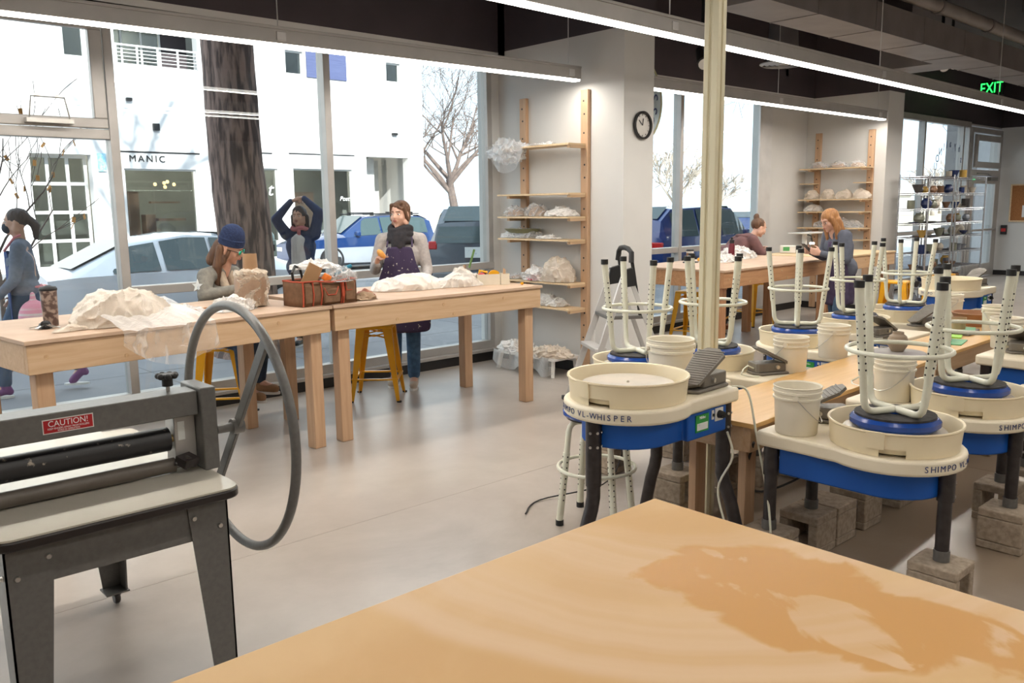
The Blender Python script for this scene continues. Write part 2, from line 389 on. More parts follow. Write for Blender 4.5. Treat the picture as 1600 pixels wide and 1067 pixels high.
w1 = window(1, -3.2, 5.85, .15, 3.05, [-1.45, .35, 2.15, 3.945], [(-1.45, 2.15, 2.16), (2.15, 5.85, 1.0)], YW)
# opening awning sash with its operator bar, in the upper left lights
for sx0, sx1 in ((.39, 2.11), (-1.41, .31)):
    sa = MB(); a, b, z0, z1 = sx0+3.2, sx1+3.2, 2.20, 2.96
    sa.box(a, -.03, z0, b, .03, z0+.07); sa.box(a, -.03, z1-.07, b, .03, z1); sa.box(a, -.03, z0+.07, a+.09, .03, z1-.07); sa.box(b-.09, -.03, z0+.07, b, .03, z1-.07)
    sa.build('opening_sash', M['alum'], w1, bevel=.006)
hb = MB(); hb.box(4.76, -.10, 2.215, 5.06, -.03, 2.245); hb.tube([(4.78, -.08, 2.24), (4.79, -.13, 2.385), (5.00, -.13, 2.385), (5.04, -.08, 2.24)], .006, 6); hb.obox((4.83, -.13, 2.395), (.04, .016, .016)); hb.obox((4.96, -.13, 2.395), (.04, .016, .016))
hb.build('window_operator', M['steel'], w1)
w2 = window(2, 6.57, 11.03, .15, 3.05, [8.94], [(6.57, 11.03, 1.03)], YW-.08)
MB().box(4.15, -.03, .1, 4.46, .0, 3.05).build('window_jamb_trim', M['alum_lt'], w2, bevel=.004)
w3 = window(3, 15.0, 18.60, .15, 3.12, [16.35, 18.2], [(15.0, 18.6, 1.03)], YW-.05)
# glass lettering arc (seen mirrored from inside)
for ch, px_, pz in [('S', 16.95, 1.98), ('I', 16.90, 2.12), ('U', 16.90, 2.25), ('O', 16.97, 2.40), ('N', 17.09, 2.53), ('l', 17.25, 2.62), ('l', 17.38, 2.67), ('a', 17.55, 2.70), ('y', 17.78, 2.68), ('h', 18.0, 2.62), ('s', 18.12, 2.42)]:
    text(ch, .20, M['navy_ink'], frame_mat((px_-15.0, -.012, pz), (-1, 0, 0), (0, 0, 1)), w3, 'window_letter')
# door with closer and transom light
dr = bpy.data.objects.new('door_1', None); COL.objects.link(dr); dr['kind'] = 'structure'; dr.location = (18.65, YW-.06, 0)
d = MB(); d.box(0, 0, 0, .09, .12, 3.08); d.box(1.62, 0, 0, 1.74, .12, 3.08); d.box(.09, 0, 2.98, 1.62, .12, 3.08); d.box(.09, 0, 2.12, 1.62, .12, 2.24); d.build('door_frame', M['alum'], dr, bevel=.004)
d = MB(); d.box(.11, -.01, .02, .24, .05, 2.10); d.box(1.46, -.01, .02, 1.60, .05, 2.10); d.box(.24, -.01, .02, 1.46, .05, .28); d.box(.24, -.01, 1.96, 1.46, .05, 2.10)
lf = d.build('door_leaf', M['alum'], dr, bevel=.004)
MB().box(.24, .015, .28, 1.46, .023, 1.96).build('door_glass', M['glass'], lf, angle=0)
MB().box(.10, .05, 2.26, 1.62, .058, 2.97).build('transom_glass', M['glass'], dr, angle=0)
MB().tube([(.2, -.05, 1.0), (1.5, -.05, 1.0)], .022, 8).build('push_bar', M['steel'], lf)
d = MB(); d.box(.95, -.09, 2.02, 1.35, -.01, 2.10); d.bar((1.0, -.06, 2.12), (.6, -.14, 2.15), .03, .012); d.bar((.6, -.14, 2.15), (.35, -.02, 2.17), .03, .012); d.build('door_closer', M['roller_grey'], dr)
d = MB(); d.box(.12, -.05, 2.28, 1.60, .0, 2.40); d.box(.12, -.05, 2.40, .24, .0, 2.94); d.box(1.48, -.05, 2.40, 1.60, 0, 2.94); d.box(.24, -.05, 2.82, 1.48, 0, 2.94); d.build('transom_sash', M['alum'], dr, bevel=.004)
sg = MB().box(.15, -.03, 2.03, .23, -.01, 2.07).build('sensor_light', emis('green_indicator', (.05, 1, .3), 2), dr)
# post in the middle of the room
pm = MB(); pm.prism([(-.038, -.038), (-.008, -.038), (-.008, -.026), (.008, -.026), (.008, -.038), (.038, -.038), (.038, .038), (-.038, .038), (-.038, .012), (-.030, .012), (-.030, -.004), (-.038, -.004)], 0, ZC)
po = struct('trim_post', pm, M['post'], bevel=.003); po.location = (3.57, 2.455, 0); po.rotation_euler = (0, 0, .08)
# ================================================================== EXTERIOR GROUND
struct('sidewalk_ground', MB().box(-60, YW+.22, -.3, 90, 11.0, -.03), M['concrete_ext'], angle=0)
mb = MB()
for k in range(-10, 30): mb.box(k*1.5-.006, YW+.22, -.0295, k*1.5+.006, 11.0, -.028)
mb.box(-30, 8.8, -.0295, 60, 8.812, -.028)
struct('sidewalk_joint', mb, M['asphalt'], angle=0)
struct('street_ground', MB().box(-60, 11.0, -.4, 220, 23.3, -.16), M['asphalt'], angle=0)
struct('far_sidewalk_ground', MB().box(-60, 23.3, -.3, 24, 26.05, -.02), M['concrete_ext'], angle=0)
struct('park_ground', MB().box(24, 23.3, -.4, 260, 220, -.1), mat('winter_lawn', (.62, .55, .42), .9, c2=(.52, .46, .34), scale=.2), angle=0)
struct('path_ground', MB().box(21, 11.0, -.3, 260, 23.3, -.12), mat('pale_paving', (.70, .68, .65), .8, scale=.4), angle=0)
# ================================================================== BUILDING ACROSS
FY = 26.0
fb = thing('white_building', 'tall white rendered building with shops and a balcony across the street', 'building', (0, FY, 0))
ops = [(6.12, .0, 7.68, 3.20), (8.54, .55, 10.66, 2.84), (7.2, 5.84, 7.76, 6.9), (8.56, 5.80, 10.95, 7.1), (12.2, .55, 13.37, 2.93), (13.93, .55, 16.19, 2.95),
       (13.85, 5.97, 14.48, 6.72), (17.76, 6.05, 18.35, 6.72), (16.79, 0, 18.60, 3.42), (1.0, .5, 4.6, 2.9), (-4, .5, -.5, 2.9), (2.2, 5.8, 3.2, 6.9), (4.5, 5.8, 5.3, 6.9)]
X0, X1, H = -14, 19.3, 12.5
gx = sorted(set([X0, X1]+[a for o in ops for a in (o[0], o[2])])); gz = sorted(set([-.05, H]+[a for o in ops for a in (o[1], o[3])]))
gz[0] = -.05; mb = MB()
for i in range(len(gx)-1):
    for j in range(len(gz)-1):
        cx, cz = (gx[i]+gx[i+1])/2, (gz[j]+gz[j+1])/2
        if any(o[0] < cx < o[2] and o[1] < cz < o[3] for o in ops): continue
        mb.box(gx[i], 0, gz[j], gx[i+1], .35, gz[j+1])
mb.box(X1-.3, .35, 0, X1, 12, H)
mb.build('render_wall', M['facade'], fb, angle=0)
dkroom = mat('dim_shop_interior', (.38, .40, .38), .8, c2=(.26, .27, .26), scale=.6)
MB().box(X0, 3.2, 0, X1-.35, 3.3, H).box(X0, .35, 3.6, X1-.35, 3.3, 3.7).box(X0, .36, 0, X1-.35, 3.3, .02).build('shop_interior', dkroom, fb, angle=0)
wfr = mat('pale_window_frame', (.70, .70, .68), .5)
def shopwin(o, nx=1, nz=1, y=.12, m='glass_dark', t=.05):
    x0, z0, x1, z1 = o; f = MB()
    f.box(x0, y-.03, z0, x0+t, y+.05, z1); f.box(x1-t, y-.03, z0, x1, y+.05, z1); f.box(x0+t, y-.03, z0, x1-t, y+.05, z0+t); f.box(x0+t, y-.03, z1-t, x1-t, y+.05, z1)
    for i in range(1, nx): a = x0+(x1-x0)*i/nx; f.box(a-t/2, y-.03, z0+t, a+t/2, y+.05, z1-t)
    for j in range(1, nz): b = z0+(z1-z0)*j/nz; f.box(x0+t, y-.031, b-t/2, x1-t, y+.051, b+t/2)
    w = f.build('window', wfr, fb, angle=0); MB().box(x0+.01, y, z0+.01, x1-.01, y+.008, z1-.01).build('pane', M[m], w, angle=0)
for o in (ops[1], ops[4], ops[5], ops[9], ops[10]): shopwin(o, 1, 1)
shopwin((6.12, 0, 7.68, 3.2), 3, 4, .5, t=.09)
for o in (ops[2], ops[6], ops[7], ops[11], ops[12]): shopwin(o)
shopwin((8.56, 5.8, 10.3, 7.1), 3, 1, 1.2, t=.06)
MB().box(8.4, .36, 5.7, 11.1, 1.6, 5.80).box(10.3, 1.2, 5.8, 11.1, 1.3, 7.2).build('balcony_floor', M['dark'], fb, angle=0)
rl = MB(); rl.box(8.56, -.02, 6.28, 10.95, .03, 6.33)
for k in range(5): rl.box(8.56+k*.585, -.02, 5.80, 8.61+k*.585, .03, 6.28)
for k in range(4): rl.box(8.56, -.01, 5.88+k*.1, 10.95, .01, 5.90+k*.1)
rl.build('balcony_railing', wfr, fb, angle=0)
MB().box(14.59, -.05, 5.93, 16.1, .0, 6.76).build('blue_wall_panel', mat('slate_blue_panel', (.10, .12, .24), .5, c2=(.07, .085, .19), scale=2, stretch=(1, 1, 30)), fb, angle=0)
MB().box(8.4, -.03, 3.30, 10.8, 0, 3.34).box(12.4, -.03, 3.40, 13.2, 0, 3.43).box(13.8, -.03, 3.42, 16.3, 0, 3.45).build('sign_rail', M['blk'], fb, angle=0)
text('MANIC', .27, M['blk'], frame_mat((9.22, -.03, 3.12), (1, 0, 0), (0, 0, 1)), fb, 'shop_lettering', .01, space=1.35)
text('t', .6, M['white_ink'], frame_mat((13.1, .10, 2.25), (1, 0, 0), (0, 0, 1)), fb, 'window_lettering', .005, shear=.3)
text('Post', .22, M['white_ink'], frame_mat((16.0-.1, .10, 1.95), (1, 0, 0), (0, 0, 1)), fb, 'window_lettering', .005, shear=.3)
MB().box(7.84, -.06, 2.74, 8.05, -.01, 3.24).build('blue_shop_sign', mat('light_blue_sign', (.22, .55, .72), .5, c2=(.5, .75, .85), scale=14), fb, angle=0)
MB().box(9.45, -.12, 3.95, 9.62, 0, 4.15).box(8.75, -.12, 4.75, 8.9, 0, 4.83).box(17.9, -.12, 4.2, 18.1, 0, 4.28).build('wall_lamp', M['blk'], fb, angle=0)
MB().box(17.35, 1.0, 0, 17.75, 1.35, 3.42).box(18.1, 2.0, 0, 18.6, 2.2, 3.42).build('passage_pillar', wfr, fb, angle=0)
hl = MB()
for (x, z) in [(9.72, 2.42), (10.0, 2.46), (10.1, 2.50), (10.02, 2.34), (10.3, 2.42)]: hl.ball((x, .9, z), .055, 8, 6)
hl.build('pendant_bulb', emis('warm_bulb', (1, .62, .25), 7), fb)
for x_, y_, z_, w_ in ((9.6, 1.4, 3.0, 120), (14.8, 1.6, 3.1, 120), (12.8, 1.4, 3.1, 60), (6.9, 2.2, 3.1, 50), (2.8, 1.5, 3.0, 80), (9.6, 2.4, 6.8, 60)):  # added point fills that brighten the rooms behind the facade, no fixtures modelled
    pl_ = bpy.data.lights.new('shop_fill_lamp', 'POINT'); pl_.energy = w_; pl_.shadow_soft_size = .15; pl_.color = (1, .88, .72); po_ = bpy.data.objects.new('shop_fill_light', pl_); COL.objects.link(po_); po_.parent = fb; po_.location = (x_, y_, z_)
inn = MB(); inn.box(9.0, 1.2, .1, 9.3, 1.8, 2.2); inn.box(9.75, .9, 1.3, 10.6, 1.2, 1.38); inn.box(9.7, 1.3, 1.85, 10.6, 1.5, 1.9); inn.box(9.4, 1.0, .6, 9.7, 1.4, 1.5); inn.box(14.3, 1, .2, 15.2, 1.6, 2.2); inn.box(12.4, 1, .2, 12.9, 1.4, 2.4)
inn.build('shop_fittings', mat('warm_shop_fittings', (.42, .27, .20), .7, c2=(.20, .13, .10), scale=2), fb, angle=0)
# white wall cap / low wall by the park, rail
MB().box(19.3, 0, -.1, 19.7, 14, 2.6).build('end_pier', M['facade'], fb, angle=0)
# ================================================================== TREES
def branches(mb, p, d, L, r, depth, spread=.55, nseg=4, seed=0, nchild=3, droop=0.0, minr=.006):
    rnd = random.Random(seed); pts = [V(p)]; R = [r]; dd = V(d).normalized()
    for i in range(nseg):
        dd = (dd+V((rnd.uniform(-1, 1), rnd.uniform(-1, 1), rnd.uniform(-.6, .8)-droop))*.18).normalized()
        pts.append(pts[-1]+dd*L/nseg); R.append(max(r*(1-.55*(i+1)/nseg), minr))
    mb.tube(pts, R, n=7 if r > .05 else (5 if r > .015 else 3), caps=False)
    if depth <= 0: return
    for c in range(nchild):
        t = rnd.uniform(.35, 1.0); k = min(int(t*nseg), nseg-1); q = pts[k].lerp(pts[k+1], t*nseg-k)
        ax = V((rnd.uniform(-1, 1), rnd.uniform(-1, 1), rnd.uniform(-.5, 1))).normalized()
        nd = (dd+ax*spread*1.6).normalized()
        branches(mb, q, nd, L*rnd.uniform(.55, .8), max(R[k]*.62, minr), depth-1, spread, nseg, rnd.randint(0, 99999), nchild, droop, minr)
def tree(name, label, loc, h, r, depth, nch, seed, m='twig', crown=None, spread=.55, group=None):
    t = thing(name, label, 'tree', loc, group=group); mb = MB()
    mb.tube([(0, 0, -.1), (0.02*h, 0, h*.15), (-.01*h, .01*h, h*.33)], [r*1.25, r, r*.8], 10)
    mb.build('trunk', M[m], t); b = MB()
    for k in range(5):
        a = k*2*pi/5+seed; branches(b, (-.01*h, .01*h, h*(.27+.015*k)), (cos(a)*.75, sin(a)*.75, 1), h*.36, r*.55, depth, spread, 4, seed*13+k, nch)
    b.build('branches', M[m], t, angle=0)
    return t
tree('bare_tree', 'tall bare winter tree beyond the end of the white building', (24.2, 30.5, -.1), 9.0, .20, 4, 4, 3)
tree('bare_tree', 'big bare tree filling the far windows behind the wire racks', (23.6, 12.2, -.1), 9.5, .15, 4, 4, 9, spread=.7)
struct('wall_exterior_wing', MB().box(20.9, 7.3, -.1, 32, 8.0, 7), mat('grey_render', (.34, .33, .33), .8), angle=0)
tree('bare_tree', 'second bare tree close behind the park tree, left of the blue wagon roof end', (34, 43, -.1), 10.0, .2, 3, 4, 21)
# shadow-casting street trees whose shade falls on the white building (they stand on this side of the street, above the roof line)
# big trunk close to the window
tk = thing('street_tree', 'thick rough-barked street tree trunk right outside the window', 'tree', (4.27, 9.1, -.03))
prof = []; mb = MB(); pts = []; R = []
for i in range(40):
    z = i*.16; pts.append((.22*max(0, 1-z/.7)**2*.0-.03*z+.02*sin(z*2), .02*cos(z*1.7), z-.05)); R.append(.30+.16*max(0, 1-z/.8)**2-.008*z)
b0 = len(mb.v); mb.tube(pts, R, 40)
for i in range(len(mb.v)):
    v = V(mb.v[i]); n_ = noise.fractal(V((v.x*13, v.y*13, v.z*1.2)), 1, 2, 4)*.022; c = V((pts[min(39, max(0, int((v.z+.05)/.29)))][0], 0, v.z)); dr_ = (v-c); dr_.z = 0
    if dr_.length > .01: mb.v[i] = tuple(v+dr_.normalized()*n_)
mb.build('trunk', M['bark'], tk)
b = MB()
for k, (dx, dy, z0, rr_) in enumerate([(-.25, .1, 10.9, .16), (.55, 0, 10.4, .15), (.3, .5, 11.2, .12), (.95, .1, 10.0, .10), (-.8, -.1, 10.6, .10), (.1, -.5, 11.2, .12)]): branches(b, (-.24, 0, z0), (dx, dy, 1), 3.6, rr_, 3, .5, 5, 50+k, 3)
b.build('branches', M['bark'], tk, angle=0)
# sapling with a few orange leaves
sp = thing('young_tree', 'thin young tree with a few orange leaves outside the left window', 'tree', (1.95, 9.9, -.03)); b = MB()
b.tube([(0, 0, 0), (.0, 0, 1.0), (-.06, 0, 1.5)], [.03, .022, .018], 8); b.build('trunk', M['twig'], sp); b = MB()
branches(b, (0, 0, .9), (.9, .1, .9), 1.0, .016, 2, .5, 5, 5, 3, minr=.004); branches(b, (0, 0, 1.1), (-.5, 0, 1), 1.1, .016, 2, .5, 5, 8, 3, minr=.004); branches(b, (-.05, 0, 1.4), (.35, 0, 1), 1.0, .015, 2, .5, 5, 11, 3, minr=.004); branches(b, (0, 0, 1.2), (.7, -.2, 1), 1.0, .015, 2, .5, 5, 14, 3, minr=.004)
o = b.build('branches', M['twig'], sp, angle=0)
lv = MB(); rnd = random.Random(4)
for k in range(34):
    q = V(b.v[rnd.randrange(len(b.v))])+V((0, 0, -.03)); lv.obox(q, (.035, .006, .06), (rnd.uniform(-.5, .5), rnd.uniform(-.5, .5), rnd.uniform(0, 3)))
tag(lv.build('dead_leaves', M['leaf'], sp, angle=0), kind='stuff')
# distant tree line and low houses in the park
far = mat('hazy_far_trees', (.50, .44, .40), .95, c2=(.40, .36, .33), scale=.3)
rnd = random.Random(12); n_ = 0
for k, (x, y, hh) in enumerate([(70, 62, 7), (80, 60, 9), (92, 62, 7), (104, 58, 8), (118, 60, 9), (60, 64, 6), (98, 48, 5.5), (112, 44, 6), (130, 50, 8), (128, 34, 5), (140, 40, 7), (84, 72, 8)]):
    t = thing('distant_tree', 'hazy bare tree on the far side of the park', 'tree', (x, y, -.1), group='hazy trees across the park')
    c = MB()
    for j in range(7): branches(c, (0, 0, hh*.2), (cos(j*.9)*.9, sin(j*.9)*.9, 1.1), hh*.40, .16, 3, .6, 3, k*31+j, 3, minr=.05)
    c.tube([(0, 0, 0), (0, 0, hh*.25)], [.3, .22], 6); c.build('crown', far, t, angle=0)
for k, (x, y, w) in enumerate([(92, 52, 9), (124, 55, 8)]):
    hs = thing('distant_house', ['low pale house among the park trees, left one', 'low pale house among the park trees, right one'][k], 'house', (x, y, -.1), .4)
    c = MB(); c.box(-w/2, -3, 0, w/2, 3, 2.6); c.build('house_walls', M['facade'], hs, angle=0)
    MB().prism([(-w/2-.4, 2.6), (w/2+.4, 2.6), (0, 4.4)], -3.3, 3.3, M=Matrix.Rotation(pi/2, 4, 'X')).build('roof', far, hs, angle=0)
    MB().box(-1, -3.05, .8, 0, -3.0, 1.9).box(1.4, -3.05, 0, 2.3, -3, 2).build('window', M['blk'], hs, angle=0)
# park rail
rr = thing('street_railing', 'thin dark railing at the park edge behind the blue wagon', 'railing', (20.5, 26.3, -.1)); mb = MB()
mb.tube([(0, 0, 1.05), (12, 1.0, 1.05)], .03, 6)
for k in range(7): mb.tube([(k*2, k/6, 0), (k*2, k/6, 1.05)], .03, 6)
mb.build('rail', M['blk'], rr)
# parking meter
pk = thing('parking_meter', 'silver parking meter head on a post beside the street tree trunk', 'parking meter', (4.93, 9.95, -.03)); mb = MB()
mb.cyl((0, 0, 0), (0, 0, 1.05), .03); mb.build('post', M['steel'], pk); mb = MB()
mb.box(-.09, -.06, 1.05, .09, .06, 1.26); mb.lathe([(.09, 1.26), (.085, 1.32), (.05, 1.37), (0, 1.385)], 16, sy=.65); mb.build('meter_head', mat('meter_grey_green', (.45, .55, .50), .35, .4), pk, bevel=.01)
MB().box(-.06, -.066, 1.12, .06, -.06, 1.2).build('meter_screen', M['blk'], pk)
# ================================================================== CARS
def car(name, label, loc, rz, L, W, st, paint, glassx, rim_r=.33, lower=None, wheels=(.85, 3.4), tail='red', tailgate=False):
    """st: list of (x, z_bottom, z_belt, z_roof, halfwidth_factor, roof_halfwidth_factor) from the rear (x=0) to the nose"""
    t = thing(name, label, 'car', loc, rz); hw = W/2
    def ring(s, off=0):
        x, zb, zl, zr, f, fr_ = s; a = hw*f+off; c = hw*fr_+off
        return [(x, -a*.93, zb), (x, -a, zb+.18), (x, -a, (zb+zl)/2+.08), (x, -a*.985, zl), (x, -c, zr-.03), (x, -c*.7, zr), (x, 0, zr+.012), (x, c*.7, zr), (x, c, zr-.03), (x, a*.985, zl), (x, a, (zb+zl)/2+.08), (x, a, zb+.18), (x, a*.93, zb)]
    mb = MB(); n = 13
    for s in st: mb.v += ring(s)
    for i in range(len(st)-1):
        for k in range(n-1): mb.f.append((i*n+k, (i+1)*n+k, (i+1)*n+k+1, i*n+k+1)); mb.m.append(1 if (lower and k in (0, 1, 10, 11)) else 0); mb.sm.append(True)
        mb.f.append((i*n, i*n+n-1, (i+1)*n+n-1, (i+1)*n)); mb.m.append(0); mb.sm.append(True)
    mb.f.append(tuple(range(n))); mb.m.append(0); mb.sm.append(False)
    mb.f.append(tuple(reversed([(len(st)-1)*n+k for k in range(n)]))); mb.m.append(0); mb.sm.append(False)
    mb.build('car_body', [paint, lower or paint], t, angle=28)
    def interp(x):
        for i in range(len(st)-1):
            if st[i][0] <= x <= st[i+1][0]:
                u = (x-st[i][0])/(st[i+1][0]-st[i][0]); return tuple(st[i][j]*(1-u)+st[i+1][j]*u for j in range(6))
        return st[-1]
    for sgn in (-1, 1):
        for (a, b) in glassx:
            g = MB(); q = []
            N = 6
            for i in range(N+1):
                s = interp(a+(b-a)*i/N); A = hw*s[4]*.985; C = hw*s[5]; h = s[3]-.03-s[2]
                def P(u): return (s[0], sgn*(A+(C-A)*u+.020), s[2]+h*u+.004)
                q += [P(.06), P(.94 if h > .2 else .6)]
            for i in range(N): g.add([q[2*i], q[2*i+2], q[2*i+3], q[2*i+1]], [(0, 1, 2, 3)])
            g.build('side_window', M['car_glass'], t, angle=0)
        for wx in wheels:
            w = MB(); y = sgn*(hw-.03); r = rim_r
            w.lathe([(r*.6, -.11), (r*.93, -.11), (r, -.08), (r, .08), (r*.93, .11), (r*.6, .11)], 28, closed=True)
            M4 = Matrix.Translation((wx, y-sgn*.09, r)) @ Matrix.Rotation(pi/2, 4, 'X'); w.xform(M4); wh = w.build('wheel', M['tyre'], t)
            rim = MB(); rim.lathe([(0, .02), (r*.16, .03), (r*.18, -.02), (r*.58, -.03), (r*.62, .03)], 28)
            for k in range(7):
                a = 2*pi*k/7; rim.bar((r*.12*cos(a), r*.12*sin(a), .02), (r*.6*cos(a), r*.6*sin(a), .03), r*.13, .03)
            rim.xform(M4 @ Matrix.Rotation(pi if sgn > 0 else 0, 4, 'X') @ Matrix.Translation((0, 0, .07))); rim.build('rim', M['steel'], wh)
            ar = MB(); ar.lathe([(r*1.0, -.005), (r*1.17, -.005), (r*1.17, .01), (r*1.0, .01)], 28, closed=True); ar.xform(Matrix.Translation((wx, sgn*(hw+.0), r)) @ Matrix.Rotation(pi/2, 4, 'X')); ar.build('wheel_arch', M['blk'], t)
    # windscreen and rear glass
    def quadglass(i, j, nm):
        a, b = st[i], st[j]; dz = .022
        g = MB(); vs = []
        for s, u in ((a, .08), (a, .5), (b, .5), (b, .92)): pass
        p0 = [(a[0], -hw*a[5]*.86, a[3]+dz), (a[0], hw*a[5]*.86, a[3]+dz)]; p1 = [(b[0], hw*b[5]*.86, b[3]+dz), (b[0], -hw*b[5]*.86, b[3]+dz)]
        g.add(p0+p1, [(0, 1, 2, 3)]); g.build(nm, M['car_glass'], t, angle=0)
    quadglass(1, 2, 'rear_window'); quadglass(-4, -3, 'windscreen')
    r0 = st[0]; z = r0[2]-.12
    zt_ = z+.15 if tailgate else z
    for sgn in (-1, 1):
        MB().box(-.02, min(sgn*hw*r0[4]*(.82 if tailgate else .55), sgn*hw*r0[4]*1.0), zt_-.06, .12, max(sgn*hw*r0[4]*(.82 if tailgate else .55), sgn*hw*r0[4]*1.0), zt_+.08).build('tail_light', M['tail'], t, bevel=.02)
        s = st[-1]; MB().box(s[0]-.25, min(sgn*hw*s[4]*.5, sgn*hw*s[4]*.98), s[2]-.16, s[0]+.02, max(sgn*hw*s[4]*.5, sgn*hw*s[4]*.98), s[2]-.04).build('head_light', M['white'], t, bevel=.02)
        mi = MB(); mx = glassx[-1][1]-.1; s = interp(mx); mi.box(mx-.06, sgn*(hw+.02)-.08, s[2]+.02, mx+.08, sgn*(hw+.02)+.08, s[2]+.16); mi.build('wing_mirror', paint, t, bevel=.03)
        dh = MB()
        for (a, b) in glassx[:2]: dh.box((a+b)/2-.1, sgn*(hw*.995)-.015, s[2]-.17, (a+b)/2+.1, sgn*(hw*.995)+.02, s[2]-.13)
        dh.build('door_handle', paint, t, bevel=.008)
    bp = MB().box(-.06, -hw*.85, st[0][1]+.05, .02, hw*.85, st[0][1]+.25).build('rear_bumper', lower or paint, t, bevel=.04)
    if tailgate:
        a_, b_ = st[0], st[1]; TW = MB(); hwr = hw*.78
        TW.add([(-.02, -hwr, a_[3]-.02), (-.02, hwr, a_[3]-.02), (b_[0]-.03, hwr*.95, b_[3]-.07), (b_[0]-.03, -hwr*.95, b_[3]-.07)], [(3, 2, 1, 0)]); TW.build('rear_window', M['car_glass'], t, angle=0)
    pl = MB().box(-.045, -.2, zt_-.20, -.022, .2, zt_-.02).build('number_plate', M['plate'], t)
    return t
M['tyre'] = mat('tyre_rubber', (.02, .02, .022), .8); M['tail'] = mat('red_tail_lens', (.55, .02, .02), .2)
M['plate'] = mat('pale_number_plate', (.72, .74, .72), .45, c2=(.25, .35, .45), scale=30, lo=.2, hi=.4)
cg, nt, p, _ = newmat('car_glass'); setp(p, col=(.05, .08, .085), rough=.06, spec=.6); M['car_glass'] = cg
def paint(n, c, metal=.2): return mat(n, c, .22, metal, coat=.8, scale=2)
sedan = [(0, .30, .92, .98, .86, .70), (.35, .24, .95, 1.02, .97, .62), (1.05, .20, .96, 1.36, 1, .66), (1.75, .18, .95, 1.46, 1, .68), (2.3, .18, .93, 1.44, 1, .68), (3.0, .20, .90, 1.12, 1, .70), (3.55, .24, .86, .93, .96, .72), (3.95, .34, .72, .76, .82, .70)]
car('white_sedan', 'white sedan parked at the kerb behind the seated woman in the blue hat', (2.78, 12.3, -.16), 0, 4.0, 1.78, sedan, paint('white_car_paint', (.78, .80, .86), 0), [(.75, 1.35), (1.42, 2.05), (2.10, 2.80)], wheels=(.72, 3.15))
wag = [(0, .32, .98, 1.05, .90, .78), (.12, .28, 1.0, 1.40, .97, .74), (.5, .24, 1.0, 1.54, 1, .74), (1.6, .22, .98, 1.58, 1, .74), (2.5, .22, .97, 1.54, 1, .74), (3.25, .24, .96, 1.06, 1, .80), (4.2, .28, .90, .96, .96, .80), (4.6, .36, .74, .80, .84, .76)]
silver = paint('silver_lower_paint', (.52, .56, .62), .4)
bw = car('blue_wagon', 'blue and silver wagon with roof rails parked across the street', (16.05, 21.9, -.16), pi, 4.6, 1.76, wag, paint('blue_car_paint', (.012, .045, .16)), [(.35, 1.15), (1.22, 1.98), (2.05, 2.95)], lower=silver, wheels=(.85, 3.72))
mb = MB()
for s in (-1, 1):
    mb.tube([(.5, s*.62, 1.60), (2.5, s*.62, 1.60)], .02, 6)
for x in (.8, 2.2): mb.tube([(x, -.66, 1.64), (x, .66, 1.64)], .02, 6); mb.box(x-.05, -.66, 1.56, x+.05, -.6, 1.66); mb.box(x-.05, .6, 1.56, x+.05, .66, 1.66)
mb.build('roof_rack', M['blk'], bw)
suv = [(0, .36, 1.02, 1.12, .93, .82), (.10, .30, 1.04, 1.45, .97, .78), (.45, .26, 1.05, 1.70, 1, .76), (1.8, .24, 1.05, 1.74, 1, .76), (2.7, .24, 1.04, 1.70, 1, .76), (3.4, .26, 1.02, 1.12, 1, .82), (4.2, .30, .98, 1.04, .96, .82), (4.6, .38, .80, .86, .86, .78)]
sv = car('grey_hatchback', 'dark grey car seen from behind with a pale number plate, near the window end', (9.35, 11.15, -.10), radians(36), 4.6, 1.85, suv, paint('grey_car_paint', (.10, .115, .14)), [(.35, 1.2), (1.28, 2.05), (2.12, 3.1)], lower=mat('grey_cladding', (.16, .17, .18), .5), wheels=(.85, 3.7), tailgate=True)
car('blue_suv', 'dark blue car outside the second window, left of the cream post', (14.35, 11.9, -.16), 0, 4.6, 1.85, suv, paint('deep_blue_paint', (.02, .05, .20)), [(.35, 1.2), (1.28, 2.05), (2.12, 3.1)], wheels=(.85, 3.7))
car('blue_hatchback', 'lighter blue car outside the second window, behind the bun-haired woman', (19.3, 12.3, -.16), pi*0, 4.3, 1.8, [(a[0]*.93, a[1], a[2], a[3], a[4], a[5]) for a in wag], paint('mid_blue_paint', (.05, .12, .34)), [(.35, 1.1), (1.17, 1.85), (1.95, 2.75)], wheels=(.8, 3.4))
# ================================================================== CEILING SERVICES
dt = thing('air_duct', 'long rectangular painted air duct running under the ceiling at upper right', 'duct', (6.6, 0, 0)); mb = MB()
mb.box(0, 4.06, 3.30, 13.6, 4.55, 3.58); mb.build('duct_run', M['duct'], dt, angle=0)
for k in range(11): MB().box(.9+k*1.15, 4.055, 3.294, .915+k*1.15, 4.556, 3.586).build('duct_seam', M['duct'], dt, angle=0)
mb = MB(); mb.box(4.9, 4.55, 3.33, 5.5, 5.3, 3.57); mb.build('duct_branch', M['duct'], dt, angle=0)
pp = thing('ceiling_pipe', 'round painted pipe running above and beside the long rectangular duct', 'pipe', (6, 0, 0))
MB().tube([(0, 4.02, 3.74), (14.2, 4.02, 3.66)], .075, 14).build('pipe_run', M['pipe'], pp)
mb = MB()
for k in range(9): mb.tube([(1+k*1.5, 4.02, 3.735-.0056*(1+k*1.5)), (1.05+k*1.5, 4.02, 3.735-.0056*(1.05+k*1.5))], .083, 14)
mb.build('pipe_collar', M['duct'], pp)
